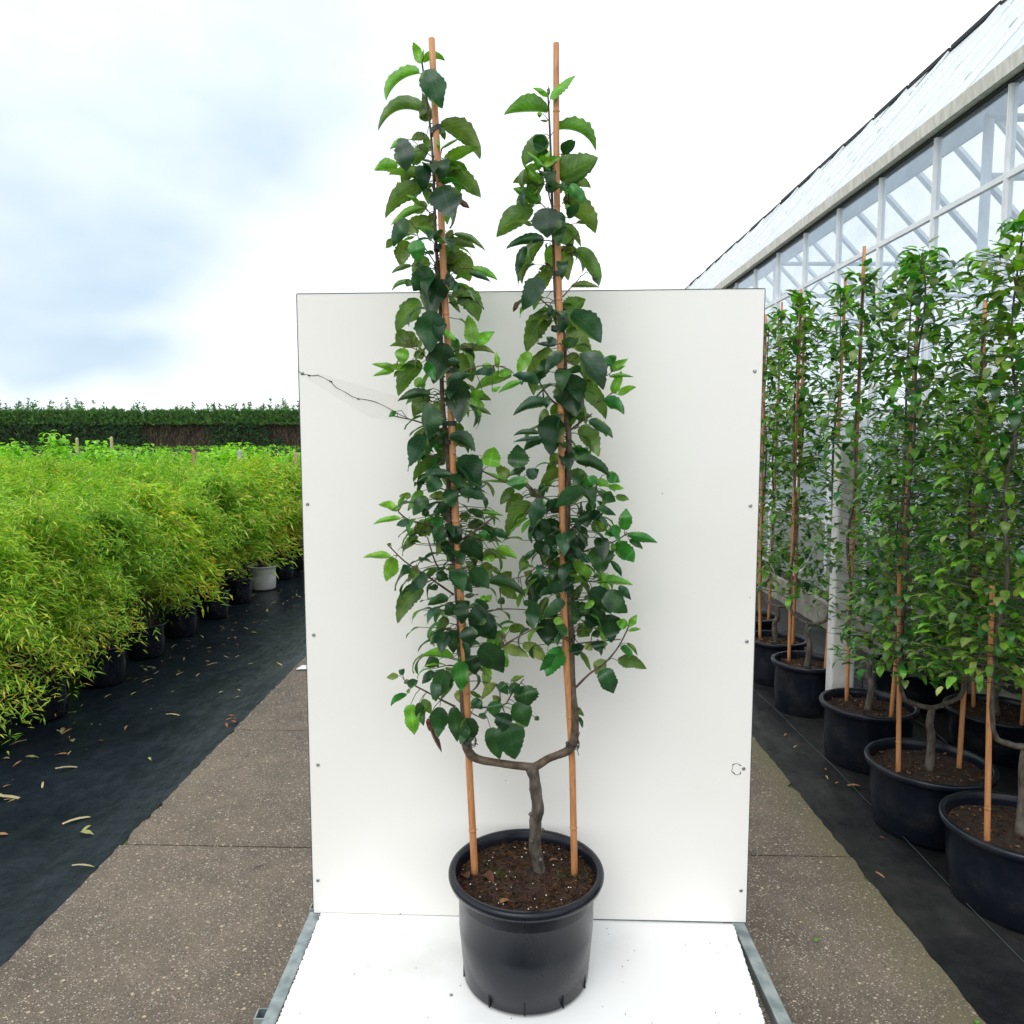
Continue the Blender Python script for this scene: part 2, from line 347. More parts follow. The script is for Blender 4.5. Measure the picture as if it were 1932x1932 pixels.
M['screw'] = simple('zinc_screw', (.25, .27, .27), (.5, .52, .52), .35, 90, metal=.8)
M['edge'] = simple('dark_edge_strip', (.03, .04, .045), (.05, .06, .06), .6, 10)
ZD = .25
a0 = PZ(604, 1724, ZD); a1 = PZ(520, 1932, ZD); b0 = PZ(1384, 1742, ZD); b1 = PZ(1450, 1932, ZD)
yb = (a0.y + b0.y) / 2; xl = (a0.x + a1.x) / 2; xr = (b0.x + b1.x) / 2; yf = yb - .60
tro = empty('plant_trolley', ((xl + xr) / 2, (yb + yf) / 2, 0)); tag(tro, 'galvanised plant trolley with a chipped white board deck under the big pot', 'trolley')
ox, oy = tro.location.x, tro.location.y
def inT(p): return (p[0] - ox, p[1] - oy, p[2])
dk = MB(); ring = []
nE = 130
for i in range(nE + 1): ring.append((a0.x + (a1.x - a0.x) * (i / nE) * 1.6 + abs(rng.gauss(0, .0022)), (yb + .028) - (yb + .028 - yf) * i / nE))
for i in range(nE + 1):
    k = 1 - i / nE; ring.append((b0.x + (b1.x - b0.x) * k * 1.6 - abs(rng.gauss(0, .0022)), (yb - .024) - (yb - .024 - yf) * k))
ring = [(x - ox, y - oy) for x, y in ring]; n = len(ring)
dk.add([(x, y, ZD) for x, y in ring] + [(x, y, ZD - .012) for x, y in ring], [tuple(range(n))] + [(i, n + i, n + (i + 1) % n, (i + 1) % n) for i in range(n)], mi=0)
for i in range(1, n): dk.m[-i] = 1
dk.build('deck', [M['deck'], M['chip']], tro)
RW = .042
for sgn, x in ((-1, min(a0.x, a1.x) - .004), (1, max(b0.x, b1.x) + .004)):
    r = MB(); r.box(inT((x if sgn > 0 else x - RW, yf - .02, ZD - .06)), inT((x + RW if sgn > 0 else x, yb + .06, ZD - .016))); o = r.build('side_rail', M['galv'], tro); bevel(o, .004)
r = MB(); r.box(inT((xl - .0, yf - .055, ZD - .07)), inT((xr + .0, yf - .022, ZD - .018))); bevel(r.build('front_rail', M['galv'], tro), .004)
r = MB(); r.box(inT((xl - .0, yb + .035, ZD - .09)), inT((xr + .0, yb + .07, ZD - .04))); bevel(r.build('rear_rail', M['galv'], tro), .004)
# corner sockets for the uprights: open square tubes
def socket(cx, cy, zt=ZD - .02, w=.042, th=.0035):
    s = MB(); h = w / 2
    prof = [(-h, -h), (h, -h), (h, h), (-h, h)]; q = [(x * (1 - 2 * th / w), y * (1 - 2 * th / w)) for x, y in prof]
    vs = [(x, y, zt) for x, y in prof] + [(x, y, zt) for x, y in q] + [(x, y, zt - .16) for x, y in prof] + [(x, y, zt - .12) for x, y in q]
    fs = [(i, (i + 1) % 4, 4 + (i + 1) % 4, 4 + i) for i in range(4)] + [(i, 8 + i, 8 + (i + 1) % 4, (i + 1) % 4) for i in range(4)] + [(4 + i, 4 + (i + 1) % 4, 12 + (i + 1) % 4, 12 + i) for i in range(4)] + [(12, 13, 14, 15)]
    s.add(vs, fs); s.build('corner_socket', M['galv'], tro, (cx - ox, cy - oy, 0))
sl = PZ(497, 1912, ZD - .02); sr = PZ(1518, 1944, ZD - .02)
socket(sl.x, sl.y); socket(sr.x, sr.y)
socket(sl.x + .02, yb - .02 + .12); socket(sr.x - .02, yb + .1)
for sx_ in (xl + .12, xr - .12):
    for sy_ in (yf + .09, yb - .09):
        w = MB(); w.tube([(sx_ - .016 - ox, sy_ - oy, .075), (sx_ + .016 - ox, sy_ - oy, .075)], .063, 24); w.build('wheel', M['black'], tro)
        f_ = MB(); f_.box((sx_ - .026 - ox, sy_ - oy - .02, .07), (sx_ - .020 - ox, sy_ - oy + .02, ZD - .02)); f_.box((sx_ + .020 - ox, sy_ - oy - .02, .07), (sx_ + .026 - ox, sy_ - oy + .02, ZD - .02)); f_.build('caster_fork', M['galv'], tro)
def screw_mb(mb, p, nrm, r=.0055):
    n_ = Vector(nrm); a = n_.orthogonal().normalized(); b = n_.cross(a); vs = []; 
    for rr, hh in ((r, .0003), (r * .8, .0028), (r * .35, .0022)):
        for k in range(12): q = k * math.pi / 6; vs.append(Vector(p) + a * math.cos(q) * rr + b * math.sin(q) * rr + n_ * hh)
    fs = [(i * 12 + k, i * 12 + (k + 1) % 12, (i + 1) * 12 + (k + 1) % 12, (i + 1) * 12 + k) for i in range(2) for k in range(12)] + [tuple(24 + k for k in range(12))]
    mb.add(vs, fs, smooth=True)
s_ = MB(); q = PZ(851, 1878, ZD); screw_mb(s_, (q.x - ox, q.y - oy, q.z), (0, 0, 1)); s_.build('screw', M['screw'], tro)

# ------------------------------------------------------------------ white backdrop panel
C = {'bl': P(592, 1722, 2.44), 'br': P(1407, 1740, 2.38), 'tl': P(560, 555, 2.44), 'tr': P(1443, 545, 2.38)}
pan = empty('backdrop_panel', (C['bl'] + C['br']) / 2); tag(pan, 'tall white laminate board standing upright behind the tree, cracked at its left edge', 'panel')
po = pan.location
ctr = sum((c for c in C.values()), Vector()) / 4
pn = (C['br'] - C['bl']).cross(C['tl'] - C['bl']).normalized()
if pn.y > 0: pn = -pn
def onpan(x, y, off=.0):
    d = Vector(_fw + _rt * (x - 966) / F + _up * (966 - y) / F); o_ = Vector((0, 0, H)); t_ = (ctr - o_).dot(pn) / d.dot(pn)
    return o_ + d * t_ + pn * off - po
pb = MB(); q = [C['bl'], C['br'], C['tr'], C['tl']]
q = [v - (v - ctr).dot(pn) * pn - po for v in q]; th = .011
pb.add(q + [v - pn * th for v in q], [(0, 1, 2, 3), (7, 6, 5, 4)] + [(i, 4 + i, 4 + (i + 1) % 4, (i + 1) % 4) for i in range(4)])
pb.m = [0, 0, 1, 1, 1, 1]; pb.build('board', [M['panelw'], M['edge']], pan)
# thin dark edge strip just proud of the board edges
eb = MB()
for i, j in ((3, 2), (2, 1), (3, 0), (0, 1)):
    d_ = (q[j] - q[i]).normalized(); outw = ((q[i] + q[j]) / 2 - (ctr - po)); outw = (outw - outw.dot(pn) * pn - outw.dot(d_) * d_).normalized()
    A = [q[i] + pn * .0008, q[j] + pn * .0008, q[j] + pn * .0008 + outw * .0022, q[i] + pn * .0008 + outw * .0022]
    eb.add(A + [v - pn * (th + .001) for v in A], [(0, 1, 2, 3), (7, 6, 5, 4)] + [(k, 4 + k, 4 + (k + 1) % 4, (k + 1) % 4) for k in range(4)])
eb.build('edge_strip', M['edge'], pan)
for x, y in ((570, 704), (580, 951), (592, 1198), (600, 1443), (600, 1661), (1424, 700), (1416, 954), (1409, 1210), (1403, 1450), (1398, 1680)):
    s_ = MB(); screw_mb(s_, onpan(x, y), pn, .0062); s_.build('screw', M['screw'], pan)
# crack and its clear tape, chipped hole
cr = MB(); pts = [(561, 699), (566, 702), (573, 706), (582, 707), (590, 709), (600, 708), (612, 713), (624, 720), (634, 731), (646, 737), (655, 742), (664, 748), (676, 752), (690, 754), (705, 757), (722, 764), (740, 774), (756, 783), (772, 790)]
cr.tube([onpan(x, y, .0006) for x, y in pts], [.0006 + .0007 * abs(math.sin(i * 2.1)) for i in range(len(pts))], 5)
for x, y in ((571, 705), (624, 719), (676, 752), (583, 708)): cr.tube([onpan(x - 2, y, .001), onpan(x + 2.5, y + 1, .001)], .0022, 5)
cr.build('crack', M['black'], pan)
mt, nt_, b_, o_ = mat('clear_tape'); tr_ = N(nt_, 'ShaderNodeBsdfTransparent'); ms_ = N(nt_, 'ShaderNodeMixShader'); ms_.inputs[0].default_value = .09
b_.inputs['Base Color'].default_value = (.66, .65, .60, 1); b_.inputs['Roughness'].default_value = .2
nt_.links.new(tr_.outputs[0], ms_.inputs[1]); nt_.links.new(b_.outputs[0], ms_.inputs[2]); nt_.links.new(ms_.outputs[0], o_.inputs[0])
tp = MB(); tp.add([onpan(x, y, .0014) for x, y in ((574, 712), (600, 703), (770, 754), (768, 794), (700, 788))], [(0, 4, 3, 2, 1)]); tp.build('tape', mt, pan)
hb = MB(); pts = [(1388 + 9 * math.cos(t) + (3 if k % 3 else 0), 1451 + 11 * math.sin(t)) for k, t in enumerate(np.linspace(.4, 5.6, 14))]
hb.tube([onpan(x, y, .0006) for x, y in pts], [.0006 + .0012 * (k % 4 == 1) for k in range(14)], 5); hb.build('chipped_hole', M['black'], pan)

# ------------------------------------------------------------------ leaves
TONE = {'D': (.012, .046, .017), 'd': (.021, .076, .025), 'g': (.024, .078, .038), 'G': (.036, .074, .056), 'm': (.092, .165, .040), 'h': (.028, .155, .028),  # g and G carry the grey-blue gloss of leaf tops in their colour
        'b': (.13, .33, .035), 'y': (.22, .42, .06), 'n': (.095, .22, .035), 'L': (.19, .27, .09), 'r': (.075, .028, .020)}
def prof(u): return max(0.0, math.sin(math.pi * min(1, u) ** .78)) ** .82 * (1 - .12 * u)
def vary(c, rng, a=.16):
    k = 1 + rng.uniform(-a, a); return (c[0] * k * (1 + rng.uniform(-.15, .15)), c[1] * k, c[2] * k * (1 + rng.uniform(-.15, .15)))
CROSS = (-1, -.55, 0, .55, 1)
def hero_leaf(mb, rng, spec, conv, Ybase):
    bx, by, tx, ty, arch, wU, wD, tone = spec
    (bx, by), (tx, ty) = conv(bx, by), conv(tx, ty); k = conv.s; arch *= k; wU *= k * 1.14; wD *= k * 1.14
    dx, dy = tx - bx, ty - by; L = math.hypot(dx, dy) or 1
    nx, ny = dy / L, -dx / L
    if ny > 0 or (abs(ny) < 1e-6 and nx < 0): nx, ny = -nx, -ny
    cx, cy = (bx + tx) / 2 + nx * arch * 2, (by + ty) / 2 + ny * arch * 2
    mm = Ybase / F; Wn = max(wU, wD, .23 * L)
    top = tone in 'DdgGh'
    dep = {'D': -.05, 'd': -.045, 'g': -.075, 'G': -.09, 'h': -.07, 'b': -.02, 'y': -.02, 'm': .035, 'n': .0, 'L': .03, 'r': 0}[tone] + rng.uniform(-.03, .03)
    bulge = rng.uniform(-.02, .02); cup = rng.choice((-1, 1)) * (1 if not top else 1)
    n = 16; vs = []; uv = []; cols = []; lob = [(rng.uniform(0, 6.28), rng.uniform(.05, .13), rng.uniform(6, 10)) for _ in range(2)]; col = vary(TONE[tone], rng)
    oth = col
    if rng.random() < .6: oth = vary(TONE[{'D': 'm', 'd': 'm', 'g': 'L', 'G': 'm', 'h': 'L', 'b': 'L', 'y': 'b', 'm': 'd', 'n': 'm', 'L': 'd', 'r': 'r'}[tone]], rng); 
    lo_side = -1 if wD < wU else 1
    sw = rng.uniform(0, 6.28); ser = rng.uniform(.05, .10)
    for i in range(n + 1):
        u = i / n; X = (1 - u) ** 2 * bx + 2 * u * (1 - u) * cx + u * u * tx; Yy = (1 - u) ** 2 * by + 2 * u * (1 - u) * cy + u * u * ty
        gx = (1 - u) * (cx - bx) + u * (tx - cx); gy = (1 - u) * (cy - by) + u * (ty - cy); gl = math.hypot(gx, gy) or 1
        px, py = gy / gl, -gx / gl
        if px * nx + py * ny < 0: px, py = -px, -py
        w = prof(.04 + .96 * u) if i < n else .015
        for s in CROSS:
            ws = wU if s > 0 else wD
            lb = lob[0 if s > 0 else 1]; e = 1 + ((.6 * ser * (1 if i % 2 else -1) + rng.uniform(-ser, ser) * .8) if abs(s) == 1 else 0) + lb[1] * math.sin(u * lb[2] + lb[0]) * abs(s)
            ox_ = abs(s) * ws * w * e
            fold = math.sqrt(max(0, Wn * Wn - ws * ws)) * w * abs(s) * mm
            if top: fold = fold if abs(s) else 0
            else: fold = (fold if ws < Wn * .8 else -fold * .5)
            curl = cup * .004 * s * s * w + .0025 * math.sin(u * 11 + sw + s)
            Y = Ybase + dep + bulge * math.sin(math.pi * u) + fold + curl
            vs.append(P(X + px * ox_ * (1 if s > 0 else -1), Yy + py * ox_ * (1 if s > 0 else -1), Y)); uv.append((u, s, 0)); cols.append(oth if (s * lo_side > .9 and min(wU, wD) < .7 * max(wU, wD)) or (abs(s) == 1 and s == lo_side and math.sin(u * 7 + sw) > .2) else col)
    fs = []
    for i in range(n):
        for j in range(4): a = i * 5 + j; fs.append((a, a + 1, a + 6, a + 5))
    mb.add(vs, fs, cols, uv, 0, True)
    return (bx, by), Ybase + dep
def leaf3d(mb, rng, base, dirv, upv, L, W, droop, col, n=5, cr=(-1, 0, 1), cup=.25, petiole=0):
    d = dirv.normalized(); s = d.cross(upv)
    if s.length < 1e-3: s = d.cross(Vector((1, 0, 0)))
    s.normalize(); up = s.cross(d); vs = []; uv = []; p = Vector(base); ang = 0
    ph = rng.uniform(0, 6)
    for i in range(n + 1):
        u = i / n; a = droop * u
        dd = d * math.cos(a) - up * math.sin(a); uu = up * math.cos(a) + d * math.sin(a)
        if i: p = p + dd * (L / n)
        w = prof(.05 + .95 * u) * W * .5 if i < n else W * .01
        for c in cr: vs.append(p + s * c * w + uu * (abs(c) * w * cup) + uu * (.05 * W * math.sin(ph + u * 9) * c)); uv.append((u, c, 0))
    k = len(cr); fs = [(i * k + j, i * k + j + 1, (i + 1) * k + j + 1, (i + 1) * k + j) for i in range(n) for j in range(k - 1)]
    mb.add(vs, fs, col, uv, 0, True)

# ------------------------------------------------------------------ the big potted apple tree
class Conv:
    def __init__(s, ox, oy, k): s.ox, s.oy, s.s = ox, oy, k
    def __call__(s, x, y): return (s.ox + x * s.s, s.oy + y * s.s)
R1, R2, R3 = Conv(676.2, 48.3, .3), Conv(676.2, 579.6, .3), Conv(676.2, 966, .3)
YT = 2.15
pc = ((994 - 972) / F * YT, YT)                      # pot centre
tree = empty('potted_apple_tree', (pc[0], pc[1], ZD))
tag(tree, 'tall two stemmed apple tree in a shiny black pot on the white trolley', 'potted tree')
T0 = Vector((pc[0], pc[1], ZD))
def sub(mb): mb.v = [(x - T0.x, y - T0.y, z - T0.z) for x, y, z in mb.v]; return mb
def pot_prof(rb, rt_, h, lip=.026, ri=.020):
    return [(0.01, .004), (rb - .012, .003), (rb, .012), (rb + (rt_ - rb) * .30, h * .5), (rt_ - .030, h - lip * 1.75), (rt_ - .027, h - lip * 1.6), (rt_ - .024, h - lip * 1.2), (rt_ - .004, h - lip), (rt_, h - lip * .6), (rt_, h - .008), (rt_ - .003, h - .002), (rt_ - .008, h), (rt_ - ri + .002, h), (rt_ - ri - .002, h - .004), (rt_ - ri - .006, h - .03), (rt_ - ri - .012, h - .09)]
RT, RB, PH = .2325, .1875, .335
pb = MB(); pb.lathe(pot_prof(RB, RT, PH), 96); pot = pb.build('pot', M['pot'], tree)
for a in (-124, -92, -57, -25, 10, 45, 80, 115, 150, -170):
    s_ = MB(); q = math.radians(a); r = Matrix.Rotation(q, 4, 'Z')
    s_.box((RB - .006, -.0022, .010), (RB + .0032, .0022, .052), rot=r); s_.build('drainage_slot', M['slot'], pot)
SOILZ = PH - .036
from mathutils import noise as mnoise
def soil_mesh(mb, R, z, n=26, k=64, amp=.007, col=(1, 1, 1)):
    vs = [(0, 0, z + .006)]; fs = []
    for i in range(1, n + 1):
        r = R * i / n
        for j in range(k):
            q = 2 * math.pi * j / k; x, y = r * math.cos(q), r * math.sin(q)
            hh = mnoise.noise(Vector((x * 22, y * 22, 3))) * amp + mnoise.noise(Vector((x * 70, y * 70, 9))) * amp * .7 + .006 * (1 - i / n)
            vs.append((x, y, z + hh))
    for j in range(k): fs.append((0, 1 + j, 1 + (j + 1) % k))
    for i in range(n - 1):
        for j in range(k): a = 1 + i * k + j; b = 1 + i * k + (j + 1) % k; fs.append((a, a + k, b + k, b))
    mb.add(vs, fs)
sm = MB(); soil_mesh(sm, .207, SOILZ)
soil = sm.build('soil', M['soil'], tree)
cb = MB(); r5 = random.Random(11)
for i in range(2600):
    q = r5.uniform(0, 6.283); r = .203 * math.sqrt(r5.random()); x, y = r * math.cos(q), r * math.sin(q); z = SOILZ + r5.uniform(.001, .008)
    L = r5.uniform(.002, .007); w = r5.uniform(.0007, .0025); a = r5.uniform(0, 3.14); t = r5.uniform(-.5, .5)
    d = Vector((math.cos(a), math.sin(a), t)).normalized() * L; s = Vector((-math.sin(a), math.cos(a), 0)) * w; p = Vector((x, y, z))
    c = r5.choice([(.014, .006, .003), (.032, .013, .006), (.055, .024, .010), (.010, .005, .003), (.10, .05, .02)])
    if r5.random() < .07: s = s * .15; d = d * 1.6; c = (.25, .15, .07)
    cb.add([p - d - s, p + d - s * .3, p + d + s, p - d + s * .5, p + Vector((0, 0, w * .9))], [(0, 1, 4), (1, 2, 4), (2, 3, 4), (3, 0, 4)], c)
# moss and seedlings
for cx_, cy_, n_ in ((-.085, .02, 90), (.135, .01, 70)):
    for i in range(n_):
        x = cx_ + r5.gauss(0, .022); y = cy_ + r5.gauss(0, .018); p = Vector((x, y, SOILZ + .003)); a = r5.uniform(0, 6.28)
        d = Vector((math.cos(a) * .006, math.sin(a) * .006, .008)); s = Vector((-math.sin(a), math.cos(a), 0)) * .0012
        cb.add([p - s, p + s, p + d], [(0, 1, 2)], vary((.03, .09, .02), r5, .5))
tag(cb.build('bark_crumbs', M['soilbit'], soil), kind='stuff')
gb = MB()
for i in range(42):
    q = r5.uniform(0, 6.283); r = .198 * math.sqrt(r5.random()); x, y = r * math.cos(q), r * math.sin(q); p = Vector((x, y, SOILZ + .009)); s = r5.uniform(.0014, .0030)
    gb.add([p + Vector(v) * s for v in ((1, 0, 0), (0, 1, 0), (-1, 0, 0), (0, -1, 0), (0, 0, 1), (0, 0, -1))], [(0, 1, 4), (1, 2, 4), (2, 3, 4), (3, 0, 4), (1, 0, 5), (2, 1, 5), (3, 2, 5), (0, 3, 5)])
tag(gb.build('perlite_grains', M['perlite'], soil), kind='stuff')
for x, y, a, L, w, c in ((-.175, -.02, 2.0, .045, .03, (.07, .03, .015)), (-.125, .0, 5.5, .04, .035, (.09, .035, .018)), (-.075, -.14, .6, .04, .02, (.20, .11, .04)), (.075, .075, .4, .035, .016, (.18, .09, .04)), (-.16, .05, 1.2, .03, .02, (.16, .08, .035))):
    lb = MB(); leaf3d(lb, r5, (x, y, SOILZ + .012), Vector((math.cos(a), math.sin(a), .25)), Vector((0, 0, 1)), L, w, .9, c, cup=.5); lb.build('dry_leaf', M['dry'], soil)

def px3(pts, Y=YT): return [P(p[0], p[1], Y + (p[2] if len(p) > 2 else 0)) for p in pts]
pxm = YT / F
def smooth_path(pts, rs, m=4):
    """Catmull-Rom"""
    out = []; ro = []
    for i in range(len(pts) - 1):
        p0, p1, p2, p3 = pts[max(i - 1, 0)], pts[i], pts[i + 1], pts[min(i + 2, len(pts) - 1)]
        for k in range(m):
            t = k / m; out.append(.5 * ((2 * p1) + (p2 - p0) * t + (2 * p0 - 5 * p1 + 4 * p2 - p3) * t * t + (3 * p1 - p0 - 3 * p2 + p3) * t ** 3)); ro.append(rs[i] + (rs[i + 1] - rs[i]) * t)
    return out + [pts[-1]], ro + [rs[-1]]
r6 = random.Random(3)
tr = MB()
tp_ = [(1019, 1662, .04), (1018, 1644, .035), (1014, 1620, .03), (1009, 1594, .025), (1011, 1570, .015), (1010, 1549, .01), (1015, 1528, 0), (1013, 1509, 0), (1010, 1488, 0), (1008, 1468, 0), (1004, 1452, 0), (1003, 1444, 0)]
tw = [13, 12, 11.5, 12.5, 11.5, 12, 12.5, 11, 12, 10.5, 12.5, 9]
pts, rs = smooth_path(px3(tp_), [w * pxm for w in tw])
tr.tube(pts, rs, 18, jit=.05, rng=r6)
for x, y, s in ((1001, 1536, 4.5), (1024, 1566, 4), (1003, 1588, 5), (1022, 1520, 3.5), (1020, 1622, 4)):   # healed spurs on the bark
    c_ = P(x, y, YT - .005); tr.tube([c_ + Vector((0, 0, -s * pxm)), c_, c_ + Vector((0, 0, s * pxm))], [s * pxm * .3, s * pxm * 1.1, s * pxm * .3], 8)
sub(tr).build('trunk', M['bark'], tree)
LP = [(1006, 1448), (990, 1446), (964, 1443), (931, 1438), (904, 1433), (887, 1422), (879, 1404), (876, 1371), (875, 1311), (871, 1266), (868, 1176), (862, 1101), (856, 1041), (847, 981), (847, 880), (840, 820), (834, 736), (832, 640), (830, 558), (824, 483), (820, 393), (817, 303), (811, 234), (803, 168), (796, 117)]
LW = [9, 8, 7.5, 7.5, 8, 9, 8.5, 7.5, 7.5, 6.5, 6.5, 6.5, 6, 5.5, 5.5, 4.5, 4.2, 3.6, 3.4, 3, 2.6, 2.4, 2, 1.8, 1.3]
RP = [(1006, 1449), (1021, 1440), (1035, 1431), (1051, 1425), (1070, 1417), (1081, 1402), (1084, 1380), (1083, 1340), (1078, 1296), (1076.5, 1236), (1075, 1176), (1069, 1086), (1067, 1015), (1071, 910), (1073, 820), (1067, 784), (1066, 685), (1062, 625), (1049, 573), (1044, 468), (1041, 348), (1038, 258), (1034, 183), (1033, 168)]
RW_ = [9, 8, 7.5, 7.5, 8.5, 9.5, 9, 8.5, 8.5, 8, 7.5, 7, 9, 6.5, 5.5, 5.5, 4.2, 3.8, 3, 2.6, 2.3, 2, 1.4, 1]
TW_L = [(R3, [(610, 1225), (520, 1180), (390, 1110), (290, 1060)], 2.4), (R3, [(640, 1190), (760, 1290), (850, 1200)], 1.5), (R3, [(660, 1230), (900, 1220), (960, 1150), (1040, 1050)], 2), (R3, [(640, 1020), (870, 870), (960, 810), (1110, 730)], 2.2),
        (R3, [(600, 520), (500, 450), (400, 380), (290, 310), (180, 200)], 2.2), (R3, [(560, 400), (490, 330), (435, 160)], 2.2), (R3, [(620, 660), (760, 640), (900, 610), (1060, 615)], 1.8), (R3, [(640, 900), (625, 880), (630, 820)], 3),
        (R2, [(560, 1400), (460, 1370), (320, 1340), (250, 1285)], 2.6), (R2, [(600, 1480), (670, 1450), (800, 1360), (860, 1310)], 2.6), (R2, [(540, 780), (470, 755), (360, 715), (210, 682)], 2), (R2, [(560, 480), (640, 420), (760, 370), (880, 370)], 1.6),
        (R2, [(545, 440), (400, 290), (300, 240)], 1.4), (R2, [(600, 280), (650, 255), (720, 262)], 1.5), (R2, [(555, 1150), (600, 1160), (640, 1080)], 2), (R2, [(560, 540), (480, 550), (420, 545)], 1.2),
        (R1, [(480, 1200), (430, 1160), (395, 1110)], 1.3), (R1, [(500, 1520), (440, 1430), (380, 1340), (370, 1290)], 1.3), (R1, [(500, 1600), (560, 1580), (640, 1530), (720, 1530)], 1.3), (R1, [(485, 980), (500, 900), (520, 800), (530, 760)], 1.4), (R1, [(470, 830), (430, 800), (400, 775)], 1),
        (R1, [(545, 1500), (600, 1440), (570, 1400)], 1.2)]
TW_R = [(R3, [(1340, 1120), (1365, 1105), (1450, 1020), (1560, 940), (1640, 840), (1700, 720)], 2.6), (R3, [(1340, 850), (1400, 825), (1500, 815), (1650, 800)], 2), (R3, [(1305, 130), (1340, 110), (1390, 50), (1400, -60)], 3.4), (R3, [(1330, 280), (1500, 220), (1600, 190), (1700, 130)], 2),
        (R3, [(1310, 300), (1400, 380), (1430, 430), (1500, 440)], 2), (R3, [(1300, 380), (1160, 330), (1050, 400), (960, 420)], 1.5), (R2, [(1310, 1300), (1180, 1250), (1050, 1120), (930, 1100), (780, 1030)], 2.8), (R2, [(1190, 1260), (1100, 1150), (1010, 1060)], 2.2),
        (R2, [(1310, 640), (1220, 590), (1150, 490), (1120, 430)], 2.2), (R2, [(1330, 775), (1400, 720), (1470, 670)], 2.2), (R2, [(1310, 500), (1420, 470), (1500, 430)], 2.2), (R2, [(1470, 440), (1560, 430), (1600, 400)], 1.3), (R2, [(1500, 600), (1540, 580), (1590, 540)], 1.2),
        (R2, [(1330, 1420), (1400, 1360), (1405, 1250)], 3), (R2, [(1400, 1320), (1480, 1230), (1500, 1120)], 1.6), (R1, [(1245, 1810), (1180, 1750), (1110, 1690)], 2), (R1, [(1250, 1720), (1290, 1700), (1340, 1640)], 1.6), (R1, [(1230, 1360), (1180, 1350), (1140, 1360)], 1.4),
        (R1, [(1215, 1130), (1190, 1030), (1165, 880)], 1.5), (R1, [(1220, 1180), (1150, 1120), (1110, 1040)], 1.2), (R1, [(1275, 1420), (1340, 1350), (1390, 1305)], 1.2), (R1, [(1280, 1120), (1320, 1090)], 1.2), (R1, [(1290, 1700), (1380, 1600), (1400, 1570)], 1)]
def stem(name, pth, wd, tws, seed):
    rr = random.Random(seed); b = MB(); ns = []
    pts, rs = smooth_path(px3(pth), [w * pxm for w in wd], 3)
    b.tube(pts, rs, 12, jit=.05, rng=rr); ns += [(p, None) for p in pts]
    for cv, tp, w in tws:
        z0 = rr.uniform(-.02, .02); dz = rr.uniform(-.07, .05); n = len(tp)
        pp = [P(*cv(*q_), YT + (z0 + dz) * (i / (n - 1))) for i, q_ in enumerate(tp)]; pp, r_ = smooth_path(pp, [w * pxm * (1 - .5 * i / (n - 1)) for i in range(n)], 3)
        b.tube(pp, r_, 6, jit=.08, rng=rr); ns += [(p, None) for p in pp]
    return b, [n_[0] for n_ in ns]
bl, nodesL = stem('l', LP, LW, TW_L, 1); br, nodesR = stem('r', RP, RW_, TW_R, 2)
